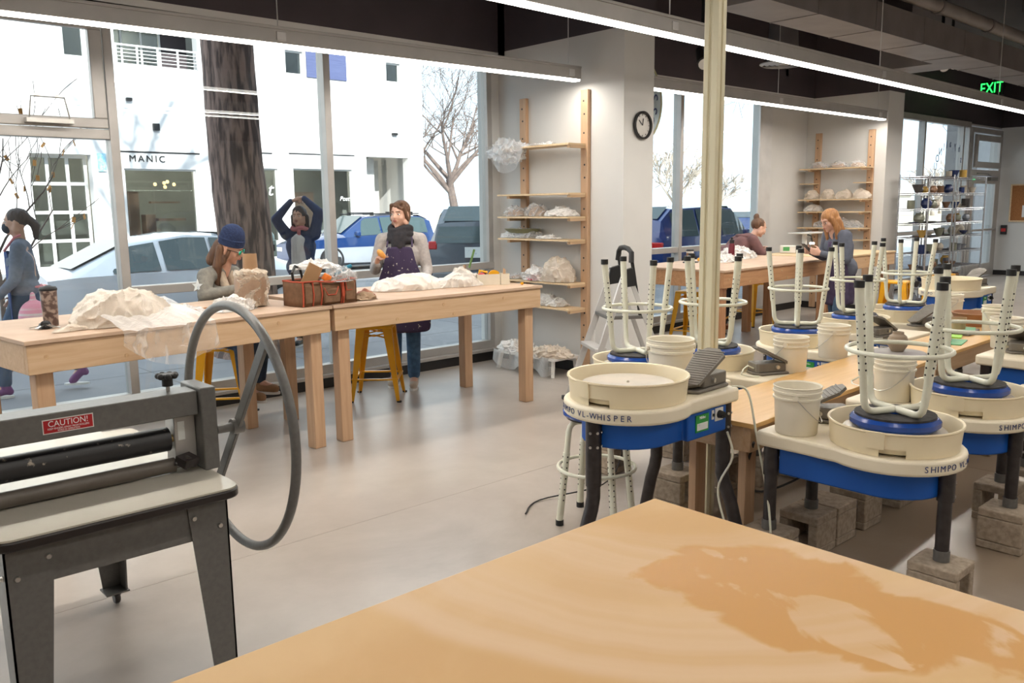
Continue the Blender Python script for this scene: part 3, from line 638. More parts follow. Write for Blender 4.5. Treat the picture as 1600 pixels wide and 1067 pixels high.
for i, (y0, y1, z, r, lab) in enumerate([(2.85, 2.85, 3.80, .055, 'slim pipe highest at the upper right corner of the ceiling'), (2.55, 2.55, 3.72, .045, 'second slim pipe parallel to the one at the upper right ceiling corner'), (3.3, 3.3, 4.05, .04, 'thin pipe near the dark ceiling between the round pipe and the slim pipes')]):
    o = MB().tube([(6, y0, z), (20.3, y1, z)], r, 10).build('ceiling_pipe', M['pipe'], angle=35); tag(o, lab, 'pipe')
for k, (x, z) in enumerate([(8.2, 4.0), (10.4, 4.0), (12.6, 4.0), (14.9, 4.0), (17.3, 4.0)]):
    o = MB().box(x, -3, z, x+.12, 4.0, z+.22).build('ceiling_beam', M['ceil'], angle=0)
    tag(o, 'dark beam crossing the ceiling above the pipes, number %s counted away from the camera' % ['one', 'two', 'three', 'four', 'five'][k], 'beam', 'dark ceiling beams'); o['kind'] = 'structure'
dd = thing('round_diffuser_duct', 'short dark duct boot hanging below the ceiling beside the far white column', 'duct', (10.0, 5.0, 3.42)); mb = MB()
mb.prism([(-.45, -.3), (.5, -.5), (.7, .2), (-.3, .55)], .28, .50); mb.build('duct_body', M['ceil'], dd, angle=0)
df = thing('ceiling_diffuser', 'round slotted air diffuser behind the long lit pendant', 'vent', (9.8, 5.75, 3.28)); mb = MB()
for r in (.06, .12, .18, .24): mb.lathe([(r, 0), (r+.035, .02), (r+.035, .03), (r, .01)], 28, closed=True)
mb.build('diffuser_ring', M['alum_lt'], df); MB().cyl((0, 0, .02), (0, 0, .75), .20, .15, 20).build('diffuser_neck', M['ceil'], df)
sp_ = tag(MB().tube([(5.2, 2.0, 4.2), (5.2, 2.0, 3.2)], .02, 6).build('sprinkler_drop', M['steel']), 'thin metal drop rod above the second pendant', 'rod') if False else None
# spot lamps on the ceiling
for k, (x, y, z, lab) in enumerate([(7.35, 5.2, 3.05, 'black track spot lamp on the dark wall just left of the cream post'), (12.3, 4.85, 3.45, 'black ceiling spot lamp left of the grey camera box'), (12.9, 4.95, 3.55, 'dark box shaped ceiling lamp beside the duct')]):
    t = thing('spot_lamp', lab, 'lamp', (x, y, z)); MB().cyl((0, 0, .05), (0, 0, ZC-z), .02).build('stem', M['blk'], t)
    MB().cyl((-.09, -.09, -.08), (.06, .06, .08), .075, .055, 16).build('lamp_head', M['blk'], t); MB().cyl((-.095, -.095, -.086), (-.09, -.09, -.08), .06, .06, 16).build('lens', M['white'], t)
ex = thing('exit_sign', 'lit green exit sign under the ceiling above the far door', 'sign', (17.6, 5.98, 3.66), -.2)
MB().box(-.03, -.21, -.13, .03, .21, .15).build('sign_box', M['blk'], ex, bevel=.01)
text('EXIT', .27, emis('green_exit', (.02, 1, .10), 3.2), frame_mat((-.035, 0, .01), (0, -1, 0), (0, 0, 1)), ex, 'sign_letters', .002, sx=.78)
MB().tube([(0, 0, .15), (0, 0, ZC-3.66)], .012, 6).build('hanger', M['steel'], ex)
wb = tag(MB().box(11.35, 6.60, 3.40, 11.43, 6.62, 3.62).build('wall_box', M['white'], bevel=.004), 'small white box high on the dark wall above the second window', 'wall device')
# ================================================================== LINEAR PENDANTS
def pendant(label, x0, x1, y, z, cables, watts, rz=0):
    t = thing('linear_pendant', label, 'light', (x0, y, z), rz); L = x1-x0; mb = MB()
    mb.box(0, -.045, .012, L, .045, .105); mb.box(0, -.05, .105, L, .05, .125); mb.build('housing', M['alum'], t, bevel=.003)
    MB().box(.01, -.038, -.004, L-.01, .038, .012).build('diffuser', M['led'], t, angle=0)
    for c in cables:
        MB().tube([(c-x0, 0, .12), (c-x0, 0, ZC-z)], .0045, 5).build('cable', M['alum_lt'], t)
        MB().box(c-x0-.035, -.052, .03, c-x0+.035, .052, .09).build('clamp', M['alum_lt'], t, bevel=.004)
    ld = bpy.data.lights.new('strip', 'AREA'); ld.shape = 'RECTANGLE'; ld.size = L; ld.size_y = .07; ld.energy = watts; ld.color = (1, .93, .83)
    lo = bpy.data.objects.new('strip_light', ld); COL.objects.link(lo); lo.parent = t; lo.location = (L/2, 0, -.012)
    return t
pendant('long lit pendant along the near window, ending at the near white column', -3.0, 5.84, 5.875, 2.722, [.3, 2.95, 5.72], 80, -.045)
pendant('shorter lit pendant along the second window, ending at the far white column', 6.6, 12.05, 5.47, 2.735, [9.25, 11.85], 50)
pendant('longest lit pendant crossing the top of the view behind the cream post', -1.0, 19.5, 3.578, 2.735, [1.2, 4.86, 8.2, 11.6, 15.2], 245, .0228)
pendant('added fill pendant over the foreground table, out of frame', -2.0, 9.0, 1.0, 3.55, [0, 3, 6], 55)  # added, never in view: extra fill light for the near end
pendant('added fill pendant further into the room, out of frame', -2.0, 16.0, -1.8, 3.3, [0, 5, 10, 15], 190)  # second unseen pendant, added to brighten the rest of the interior
# ================================================================== WORK TABLES
def work_table(name, label, loc, rz, L, D, zt, legm, railm, topm, legs=None, ah=.155, group=None):
    t = thing(name, label, 'table', loc, rz, group); lw = .088
    MB().box(-.012, -.012, zt-.022, L+.012, D+.012, zt).build('tabletop', [topm], t, bevel=.003)
    MB().box(0, 0, zt-.022-ah, L, .04, zt-.022).build('apron', railm, t, bevel=.004)
    MB().box(0, D-.04, zt-.022-ah, L, D, zt-.022).build('apron', railm, t, bevel=.004)
    MB().box(0, .04, zt-.022-ah, .04, D-.04, zt-.022).build('apron', railm, t, bevel=.004)
    MB().box(L-.04, .04, zt-.022-ah, L, D-.04, zt-.022).build('apron', railm, t, bevel=.004)
    for (x, y) in (legs or [(.045, .045), (L-.045-lw, .045), (.045, D-.045-lw), (L-.045-lw, D-.045-lw)]):
        MB().box(x, y, 0, x+lw, y+lw, zt-.022).build('leg', legm, t, bevel=.005)
    bo = MB()
    for (x, z) in ((.09, -.07), (.5, -.12), (L*.48, -.05), (L*.53, -.13), (L-.4, -.05)): bo.cyl((x, -.003, zt-.022+z), (x, .002, zt-.022+z), .012, n=10)
    bo.build('screw_head', M['ply_edge'], t)
    return t
wt1 = work_table('work_table', 'left half of the long pine work table, holding the bagged clay and travel mug', (1.014, 4.735, 0), radians(6.8), 1.87, 1.0, .965, M['pine'], M['pine_x'], M['canvas_top'])
wt2 = work_table('work_table', 'right half of the pine work table, by the standing woman in grey', (2.91, 4.965, 0), radians(-.9), 1.90, .98, .965, M['pine'], M['pine_x'], M['canvas_top'])
work_table('work_table', 'reddish wooden work table at the second window between two women', (7.05, 4.68, 0), radians(3), 2.45, 1.15, .965, M['cedar'], M['cedar_x'], M['canvas_top'])
work_table('work_table', 'paler wooden work table end behind the ginger-haired woman', (9.62, 4.85, 0), radians(2), 1.75, 1.0, .965, M['cedar'], M['pine_x'], M['ply'])
# foreground table with a damp patch
def fg_mat():
    m, nt, p, out = newmat('damp_canvas_board'); N = nt.nodes; L = nt.links
    tc = N.new('ShaderNodeTexCoord')
    def nz(scale, det, dist=0, st=(1, 1, 1)):
        mp = N.new('ShaderNodeMapping'); mp.inputs['Scale'].default_value = st; n = N.new('ShaderNodeTexNoise'); n.inputs['Scale'].default_value = scale; n.inputs['Detail'].default_value = det; n.inputs['Distortion'].default_value = dist
        L.new(tc.outputs['Object'], mp.inputs[0]); L.new(mp.outputs[0], n.inputs['Vector']); return n.outputs['Fac']
    def ell(cx, cy, rx, ry, ang):
        mp = N.new('ShaderNodeMapping'); mp.vector_type = 'TEXTURE'; mp.inputs['Location'].default_value = (cx, cy, 0); mp.inputs['Rotation'].default_value = (0, 0, ang); mp.inputs['Scale'].default_value = (rx, ry, 1e3)
        L.new(tc.outputs['Object'], mp.inputs[0]); g = N.new('ShaderNodeVectorMath'); g.operation = 'LENGTH'; L.new(mp.outputs[0], g.inputs[0]); return g.outputs['Value']
    def mth(op, a, b=None):
        n = N.new('ShaderNodeMath'); n.operation = op
        for i, v in enumerate((a, b)):
            if v is None: continue
            if isinstance(v, (int, float)): n.inputs[i].default_value = v
            else: L.new(v, n.inputs[i])
        return n.outputs[0]
    def smooth(v, lo, hi):
        n = N.new('ShaderNodeMapRange'); n.interpolation_type = 'SMOOTHSTEP'; n.inputs[1].default_value = lo; n.inputs[2].default_value = hi; L.new(v, n.inputs[0]); return n.outputs[0]
    def mixc(f, a, b):
        n = N.new('ShaderNodeMix'); n.data_type = 'RGBA'; L.new(f, n.inputs[0])
        for i, v in ((6, a), (7, b)):
            if isinstance(v, tuple): n.inputs[i].default_value = (*v, 1)
            else: L.new(v, n.inputs[i])
        return n.outputs[2]
    base = mixc(smooth(nz(2.2, 6, 1.0), .35, .65), (.60, .37, .16), (.66, .44, .22))
    # pale swipe arcs, wide and soft, centred on the right of the board
    r = ell(1.62, 1.22, 1, 1, 0); rr = mth('ADD', r, mth('MULTIPLY', mth('SUBTRACT', nz(2.0, 3), .5), .16))
    band = mth('MULTIPLY', smooth(rr, .28, .40), mth('SUBTRACT', 1, smooth(rr, .84, .90)))
    streak = smooth(nz(9, 4, 0.2), .35, .62)
    wv = N.new('ShaderNodeTexNoise'); wv.noise_dimensions = '1D'; wv.inputs['Scale'].default_value = 9; wv.inputs['Detail'].default_value = 3; L.new(rr, wv.inputs['W'])
    sw = mth('MULTIPLY', band, mth('ADD', .35, mth('MULTIPLY', smooth(wv.outputs['Fac'], .35, .70), .65)))
    base = mixc(mth('MULTIPLY', sw, .72), base, (.70, .51, .34))
    # dark damp patch
    n1 = mth('MULTIPLY', mth('SUBTRACT', nz(6.0, 5, .6), .5), 1.5)
    d = mth('MINIMUM', ell(1.31, .76, .22, .15, radians(-48)), ell(1.35, .49, .21, .10, radians(-80)))
    d = mth('MINIMUM', d, ell(1.21, .57, .19, .095, radians(-70)))
    wet = mth('SUBTRACT', 1, smooth(mth('ADD', d, n1), .84, 1.0))
    hole = smooth(nz(5.0, 7, 1.6, (1, .6, 1)), .54, .59)
    wet = mth('MULTIPLY', wet, mth('SUBTRACT', 1, mth('MULTIPLY', hole, .85)))
    col = mixc(wet, base, (.57, .30, .085))
    L.new(col, p.inputs['Base Color']); setp(p, spec=.35)
    mr = N.new('ShaderNodeMapRange'); mr.inputs[3].default_value = .58; mr.inputs[4].default_value = .42; L.new(wet, mr.inputs[0]); L.new(mr.outputs[0], p.inputs['Roughness'])
    return m
fg = thing('foreground_table', 'big tan board-topped table in the foreground with a damp orange patch', 'table', (0, 0, 0))
MB().box(-1.05, -1.3, .905, 1.507, 1.172, .93).build('tabletop', fg_mat(), fg, bevel=.006, seg=3)
for (a, b, c, d_) in ((-1.0, 1.10, 1.45, 1.14), (-1.0, -1.26, 1.45, -1.22), (-1.0, -1.22, -.96, 1.10), (1.41, -1.22, 1.45, 1.10)):
    MB().box(a, b, .77, c, d_, .905).build('apron', M['pine_x'], fg)
for (x, y) in ((-.95, -1.2), (1.31, -1.2), (-.95, 1.0), (1.31, 1.0)): MB().box(x, y, 0, x+.09, y+.09, .905).build('leg', M['pine'], fg, bevel=.004)
# low board tables between the wheels
def low_table(label, x0, x1, y0, y1, rz, plym, legs):
    t = thing('low_board_table', label, 'table', (x0, y0, 0), rz); L = x1-x0; D = y1-y0
    MB().box(0, 0, .618, L, D, .64).build('tabletop', plym, t, bevel=.002)
    MB().box(.02, .025, .50, L-.02, .06, .618).build('apron', M['pine_x'], t, bevel=.003); MB().box(.02, D-.06, .50, L-.02, D-.025, .618).build('apron', M['pine_x'], t, bevel=.003)
    MB().box(.02, .06, .50, .055, D-.06, .618).build('apron', M['pine_x'], t, bevel=.003); MB().box(L-.055, .06, .50, L-.02, D-.06, .618).build('apron', M['pine_x'], t, bevel=.003)
    for (x, y) in legs: MB().box(x, y, 0, x+.088, y+.04, .50 if y > .03 and y < D-.1 else .50).build('leg', M['pine'], t, bevel=.003)
    return t
low_table('nearest orange board table between the two rows of potter wheels', 3.22, 5.53, 1.965, 2.385, radians(2.2), M['mdf_top'], [(.06, .065), (.06, .33), (2.1, .065), (2.1, .31)])
low_table('second orange board table beyond the dividing seam, holding the basin and green mats', 5.56, 7.85, 2.065, 2.44, radians(1.0), M['mdf_top'], [(.06, .065), (.06, .33), (2.1, .065), (2.1, .31)])
# ================================================================== YELLOW METAL STOOLS
def make_yellow(label):
    t = thing('metal_stool', label, 'stool', (0, 0, 0)); s = MB(); h = .635
    s.prism([(-.15, -.15), (.15, -.15), (.15, .15), (-.15, .15)], h-.03, h); s.build('seat', M['yellow'], t, bevel=.012)
    for sx in (-1, 1):
        for sy in (-1, 1):
            l = MB(); a = V((sx*.145, sy*.145, h-.005)); b = V((sx*.205, sy*.205, 0)); w0, w1 = .075, .026
            for ax in (0, 1):
                vs = []
                for p, w in ((a, w0), (b, w1)):
                    q = p.copy(); q2 = p.copy(); q2[ax] -= (sx if ax == 0 else sy)*w
                    inw = V((0, 0, 0)); inw[1-ax] = -(sy if ax == 0 else sx)*.006
                    vs += [q, q2, q2+inw, q+inw]
                l.add(vs, [(0, 1, 5, 4), (3, 7, 6, 2), (0, 4, 7, 3), (1, 2, 6, 5), (0, 3, 2, 1), (4, 5, 6, 7)])
            lg = l.build('leg', M['yellow'], t, angle=0)
            MB().cyl((sx*.20, sy*.20, 0), (sx*.20, sy*.20, .012), .02, n=10).build('foot_cap', M['blk'], lg)
    r = MB(); z1, z2 = .19, .33; k = lambda z: .145+.06*(1-z/h)
    for z, ax in ((z1, 0), (z1, 1)):
        a = k(z)-.005
        for s_ in (-1, 1):
            p, q = ((-a, s_*a, z), (a, s_*a, z)) if ax == 0 else ((s_*a, -a, z), (s_*a, a, z))
            r.bar(p, q, .022, .014)
    r.build('rung', M['yellow'], t, angle=0)
    x = MB(); a = .135
    for s_ in (-1, 1):
        x.bar((-a, s_*a, h-.05), (0, s_*a, h-.085), .01, .012); x.bar((0, s_*a, h-.085), (a, s_*a, h-.05), .01, .012); x.bar((-a, s_*a, h-.11), (0, s_*a, h-.075), .01, .012); x.bar((0, s_*a, h-.075), (a, s_*a, h-.11), .01, .012)
    x.build('brace', M['yellow'], t, angle=0)
    return t
ys0 = make_yellow('yellow metal stool under the seated woman in the blue hat'); ys0.location = (2.68, 6.28, 0); ys0.rotation_euler = (0, 0, radians(-35))
dup(ys0, 'yellow metal stool beside the standing woman in grey, behind the near table', (3.93, 6.03, 0), radians(-42))
dup(ys0, 'yellow metal stool left of the reddish table, behind the inverted stool legs', (8.0, 5.72, 0), radians(10))
dup(ys0, 'yellow metal stool beyond the reddish table, just right of the cream post', (9.1, 5.98+.2, 0), radians(20))
dup(ys0, 'yellow metal stool under the reddish table end next to the ginger-haired woman', (9.95, 6.15, 0), radians(-10))
dup(ys0, 'yellow metal stool in front of the paler table end, behind white stool legs', (10.6, 4.55, 0), radians(15))
dup(ys0, 'yellow metal stool standing by the wire shelves at the far right', (12.0, 4.55, 0), radians(5))
# ================================================================== POTTER'S WHEELS
def wheel_outline(r=.272, xe=.50, hw=.24):
    out = []
    for k in range(25):
        a = radians(62+k*(236/24)); out.append((r*cos(a), r*sin(a)))
    out += [(.20, -hw), (.26, -hw+.006)]
    for k in range(6): a = radians(-90+18*k); out.append((xe-.035+.035*cos(a), -hw+.041+.035*sin(a)))
    for k in range(6): a = radians(18*k); out.append((xe-.035+.035*cos(a), hw-.041+.035*sin(a)))
    out += [(.26, hw-.006), (.20, hw)]
    return out
def make_wheel(label, zt, legmode, blocks_z, head=True, notch=188):
    """legmode 'straight' or 'bent'; pan centre at the origin, pedal end along +x"""
    t = thing('pottery_wheel_machine', label, 'pottery wheel'); ol = wheel_outline(); zs = zt-.062
    MB().prism(ol, zs, zt).build('wheel_table', M['cream_skirt'], t, bevel=.012, seg=3)
    # blue motor housing
    b = MB(); n = 15; oo = [(.195*cos(radians(90+180*k/n)), .195*sin(radians(90+180*k/n))) for k in range(n+1)]
    b.prism(oo+[(.12, -.195), (.12, -.225), (.40, -.225), (.40, .195)], zs-.118, zs); hs = b.build('motor_housing', M['blue'], t, bevel=.008)
    MB().box(.17, -.229, zs-.088, .262, -.2255, zs-.014).build('data_plate', M['green_lab'], hs, angle=0)
    MB().box(.178, -.2305, zs-.080, .254, -.229, zs-.050).build('plate_text_panel', M['plate'], hs, angle=0)
    text('Nidec', .018, M['white_ink'], frame_mat((.216, -.2295, zs-.027), (1, 0, 0), (0, 0, 1)), hs, 'plate_lettering')
    MB().box(.285, -.229, zs-.050, .300, -.2255, zs-.010).box(.310, -.229, zs-.062, .368, -.2255, zs-.006).build('switch_plate', M['white'], hs, angle=0)
    k_ = MB(); k_.cyl((.339, -.229, zs-.034), (.339, -.252, zs-.034), .018, .015, 16); k_.box(.289, -.236, zs-.036, .296, -.229, zs-.024); k_.obox((.339, -.254, zs-.036), (.03, .006, .008), (0, .6, 0)); k_.build('control_knob', M['blk'], hs)
    # splash pan: outer shell with a drain notch and an overlapping joint
    prof = [(.0, .006), (.215, .006), (.228, .012), (.236, .03), (.243, .090), (.247, .098), (.256, .100), (.258, .094), (.252, .088), (.247, .034), (.244, .0)]
    p = MB(); N = 64; b0 = 0
    for (r, z) in prof:
        for k in range(N): a = 2*pi*k/N; p.v.append((r*cos(a), r*sin(a), z+zt+.001))
    for i in range(len(prof)-1):
        for k in range(N):
            if i == len(prof)-2 and k in [int(notch/360*64)+q for q in range(-1, 3)]: continue      # notch
            k2 = (k+1) % N; p.f.append((i*N+k, i*N+k2, (i+1)*N+k2, (i+1)*N+k)); p.m.append(0); p.sm.append(True)
    sp = p.build('splash_pan', M['cream'], t)
    for a0 in (notch-22, notch+158):
        j = MB(); q = []
        for i in range(7):
            a = radians(a0+i*2.0); q.append((a,))
        for i in range(6):
            a, a2 = radians(a0+i*2.6), radians(a0+(i+1)*2.6); ri, ro = .2495, .2535
            vs = [(r*cos(x), r*sin(x), z+zt) for z in (.032, .1) for r in (ri, ro+.006*(z > .05)) for x in (a, a2)]
            j.add(vs, [(0, 1, 5, 4), (2, 6, 7, 3), (0, 4, 6, 2), (1, 3, 7, 5), (4, 5, 7, 6), (0, 2, 3, 1)])
        j.build('pan_joint', M['cream'], sp)
    if head:
        h = MB(); h.lathe([(0, .062), (.195, .062), (.198, .058), (.198, .050), (.04, .045), (.04, .008)], 48, c=(0, 0, zt))
        h.ball((.0, 0, zt+.065), .006, 8, 6); h.build('wheel_head', M['wheelhead'], t)
    for (x, y) in ((-.215, 0), (.44, -.185), (.44, .185)):
        l = MB(); d = V((x, y, 0)) if x < 0 else V((0.25, 1.0*y/abs(y), 0)); d.normalize()
        if legmode == 'bent':
            l.tube([(x, y, zs), (x, y, zs-.28)], .033, 18); z1 = zs-.28
            P = V((x, y, 0)); l.tube([P+V((0, 0, z1+.02)), P+V((0, 0, z1-.05)), P+d*.012+V((0, 0, z1-.10)), P+d*.04+V((0, 0, z1-.17)), P+d*.11+V((0, 0, .02))], .029, 18)
            fx = P+d*.115; bz = 0
        else:
            bz = blocks_z; l.tube([(x, y, zs), (x, y, zs-.13)], .033, 18); l.tube([(x, y, zs-.12), (x, y, bz+.03)], .027, 18); fx = V((x, y, 0))
        lg = l.build('leg', M['blk_tube'], t)
        MB().cyl((fx.x, fx.y, bz+.001), (fx.x, fx.y, bz+.045), .031, n=18).build('leg_foot', M['roller_grey'], lg)
        s = MB(); dv = V((-.0, -1, 0))
        for z in (zs-.05, zs-.11):
            for a in (200, 250, 300): s.cyl((x+.033*cos(radians(a)), y+.033*sin(radians(a)), z), (x+.037*cos(radians(a)), y+.037*sin(radians(a)), z), .006, n=8)
        s.build('leg_screw', M['steel'], lg)
    # lettering round the pan end of the skirt
    S = 'SHIMPO VL-WHISPER'; w = {'I': .45, ' ': .7, 'M': 1.15, 'W': 1.25, '-': .7, 'L': .85}
    wd = [w.get(c, 1) for c in S]; tot = sum(wd); pos = 0; R = .2735; arc = .42/R; lm = []
    for c, q in zip(S, wd):
        if c != ' ':
            a = pi-arc/2+arc*(pos+q/2)/tot; n = V((cos(a), sin(a), 0)); xd = V((-sin(a), cos(a), 0))
            lm.append(text(c, .034, M['navy_ink'], frame_mat((n.x*R, n.y*R, zt-.031), xd, (0, 0, 1)), None, 'skirt_lettering', .0006))
        pos += q
    me = bpy.data.meshes.new('skirt_lettering'); bm = bmesh.new()
    for o in lm: bm.from_mesh(o.data)
    bm.to_mesh(me); bm.free(); me.materials.append(M['navy_ink'])
    for o in lm: m_ = o.data; bpy.data.objects.remove(o); bpy.data.meshes.remove(m_)
    o = bpy.data.objects.new('skirt_lettering', me); COL.objects.link(o); o.parent = t
    return t
M['wheelhead'] = mat('wheel_head_metal', (.50, .46, .40), .42, .25, c2=(.62, .55, .46), scale=6)
hi = make_wheel('nearest pottery wheel on bent black legs, empty pan, left of the cream post', .80, 'bent', 0); hi.location = (2.72, 2.265, 0)
dup(hi, 'far raised pottery wheel with a round pan, right of the middle, below the wire shelves', (8.3, 3.05, 0), 0)
lo = make_wheel('nearest right-row pottery wheel on block feet, bucket and inverted stool on it', .63, 'straight', .19, notch=112); lo.location = (3.40, 1.43, 0); lo.rotation_euler = (0, 0, pi/2)
dup(lo, 'second right-row pottery wheel, holding an inverted stool and pale bucket', (4.25, 1.45, 0), pi/2)
dup(lo, 'third right-row pottery wheel with its bare table corner at the right edge of the photo', (6.0, 1.45, 0), pi/2)
dup(lo, 'outer pottery wheel cut by the right edge, its pan just right of the second one', (4.80, .95, 0), pi/2)
LW = [(3.80, 3.10, 'left-row pottery wheel hidden behind the nearest raised wheel, stool on its pan'), (4.34, 2.955, 'left-row pottery wheel directly behind the cream post, stool on its pan'), (5.43, 3.0, 'left-row pottery wheel third from the window end near the post, two pale buckets beside it'),
      (6.36, 3.03, 'left-row pottery wheel in front of the ginger-haired woman, stool on its pan'), (7.15, 3.03, 'left-row pottery wheel farthest back in its row, before the raised round pan')]
for x, y, lab in LW: dup(lo, lab, (x, y, 0), -pi/2)
# half cinder blocks under the legs
def make_block(label):
    o = MB(); a = .095; b = .052
    for (x0, x1, z0, z1) in ((-a, a, 0, .038), (-a, a, .152, .19), (-a, -b, .038, .152), (b, a, .038, .152)): o.box(x0, -a, z0, x1, a, z1)
    m = o.build('cinder_block', M['cinder'], bevel=.006); tag(m, label, 'block', 'cinder blocks under the wheel legs'); return m
bk = make_block('short concrete block under a leg of the nearest right-row wheel, at the foreground table edge'); bk.location = (3.40-.0, 1.215, 0)
def blk(x, y, rz, lab): c = bk.copy(); COL.objects.link(c); c.location = (x, y, 0); c.rotation_euler = (0, 0, rz); c['label'] = lab; return c
blk(3.56, 1.87, pi/2, 'concrete block with an open square hole facing the camera, nearest of a row of three')
blk(3.76, 1.87, pi/2, 'concrete block in the middle of the row of three'); blk(4.04, 1.87, pi/2, 'concrete block at the far end of the row of three')
blk(4.235, 1.24, 0, 'concrete block with its hole to the right, under the second right-row wheel front leg')
blk(4.47, 1.88, 0, 'concrete block under the far table end leg of the second right-row wheel')
for (x, y, lab) in ((5.80, 1.89, 'concrete block under the left table corner of the third right-row wheel'), (6.2, 1.89, 'concrete block under the right table corner of the third right-row wheel'), (6.0, 1.235, 'concrete block under the pan end of the third right-row wheel'),
                    (4.61, 1.39, 'concrete block under the left table corner of the outer wheel at the photo edge'), (4.99, 1.39, 'concrete block under the right table corner of the outer wheel at the photo edge'), (4.80, .735, 'concrete block under the pan end of the outer wheel at the photo edge')): blk(x, y, pi/2, lab)
blk(3.215, 1.87, pi/2, 'concrete block hidden behind the foreground table edge, under the nearest right-row wheel corner leg')
for i, (x, y, lab) in enumerate(LW):
    for (dx, dy, w) in ((0, .215, 'pan end'), (-.19, -.44, 'near table corner'), (.19, -.44, 'far table corner')):
        blk(x+dx, y+dy, .0, 'concrete block under the %s of the left-row wheel %s' % (w, ['behind the nearest raised wheel', 'behind the cream post', 'with two pale buckets', 'before the ginger-haired woman', 'farthest back in the row'][i]))
# ================================================================== BUCKETS
def make_bucket(label):
    t = thing('bucket', label, 'bucket'); b = MB(); H = .205
    b.lathe([(0, 0), (.083, 0), (.087, .006), (.094, .150), (.101, .152), (.101, .160), (.095, .162), (.096, .176), (.102, .178), (.102, .186), (.097, .188), (.098, H-.004), (.102, H), (.099, H+.002), (.094, H-.004), (.084, .008), (0, .008)], 40)
    b.build('bucket_body', M['bucket'], t); h = MB()
    pts = [(.103*cos(a), .103*sin(a)*1.0, .168-.115*sin(a)) for a in [pi*k/14 for k in range(15)]]
    h.tube(pts, .0018, 6); h.build('wire_handle', M['steel'], t)
    MB().cyl((.094, 0, .168), (.108, 0, .168), .012, n=12).cyl((-.094, 0, .168), (-.108, 0, .168), .012, n=12).build('handle_ear', M['bucket'], t)
    return t
bu = make_bucket('pale bucket on the corner of the nearest right-row wheel table'); bu.location = (3.27, 1.79, .631); bu.rotation_euler = (0, 0, radians(205))
for x, y, z, r, s, lab in [(4.17, 1.77, .631, 1.2, 1.0, 'pale bucket standing behind the crossed legs of the nearest inverted stool'), (3.65, 2.745, .631, -.6, 1.27, 'large pale bucket just behind the nearest wheel pan'), (4.47, 2.50, .641-.01, .2, 1.0, 'pale bucket left of the pair behind the orange board, wire handle on its right'),
                        (5.08, 2.55, .631, .5, 1.0, 'pale bucket right of the pair behind the orange board'), (6.17, 1.90, .631, 2, 1.0, 'pale bucket at the right photo edge on the third right-row wheel'), (6.75, 2.15, .641, 2.4, 1.0, 'pale bucket on the second orange board at the right photo edge'),
                        (7.42, 2.72, .631, 1, 1.0, 'pale bucket under the raised round pan, beside its pedal'), (5.0, 2.95+.2, .0, 1, 1.0, 'pale bucket on the floor behind the left row of wheels')]:
    dup(bu, lab, (x, y, z), r, scale=s)
# ================================================================== FOOT PEDALS
def make_pedal(label):
    t = thing('foot_pedal', label, 'foot pedal'); b = MB()      # heel at -x, cable end +x
    def rr(x0, x1, w0, w1, n=5, c=.03):
        return [(x0, -w0+c), (x0+c*.5, -w0), (x1-c, -w1), (x1, -w1+c), (x1, w1-c), (x1-c, w1), (x0+c*.5, w0), (x0, w0-c)]
    b.prism(rr(-.12, .12, .045, .065), 0, .012); b.prism(rr(-.06, .11, .04, .05, c=.01), .012, .055); b.build('pedal_base', M['pedal'], t, bevel=.004)
    p = MB(); T = Matrix.Translation((-.11, 0, .018)) @ Matrix.Rotation(radians(-27), 4, 'Y')
    p.prism(rr(0, .235, .042, .060, c=.035), 0, .012, M=T)
    for k in range(16): p.obox(T @ V((.012+k*.0135, 0, .0128)), (.006, .08+.0018*k, .0022), M=T.to_3x3())
    tr = p.build('treadle', M['pedal'], t, bevel=.002)
    q = MB(); q.cyl((.0, -.055, .035), (.0, .055, .035), .009, n=12); q.build('pivot_bolt', M['steel'], t)
    c = MB(); c.tube([(.11, .02, .03), (.14, .02, .045), (.17, .03, .03), (.19, .05, .012), (.165, .08, .006), (.12, .09, .005)], .004, 6); c.build('cable_end', M['tubing'], t)
    return t
pd = make_pedal('grey foot pedal on the nearest raised wheel table, left of the cream post foot'); pd.location = (3.07, 2.14, .802); pd.rotation_euler = (0, 0, radians(8)); pd.scale = (1.2, 1.2, 1.2)
for x, y, z, r, lab in [(4.36, 2.55, .632, 150, 'grey foot pedal behind the cream post on the left-row wheel, tilted away'), (3.52, 1.83, .632, -50, 'grey foot pedal half hidden behind the bucket on the nearest right-row wheel'), (4.40, 1.85, .632, 80, 'grey foot pedal standing behind the second bucket of the right row'),
                     (6.15, 2.72, .632, 170, 'grey foot pedal behind the small clay jar'), (6.90, 2.72, .632, -20, 'dark foot pedal lying flat beside the farthest left-row pan'), (8.72, 3.0, .802, -12, 'grey foot pedal raised on the far round-pan wheel'), (6.1, 1.80+.0, .632, 200, 'grey foot pedal at the right photo edge beside the bucket')]:
    dup(pd, lab, (x, y, z), radians(r))
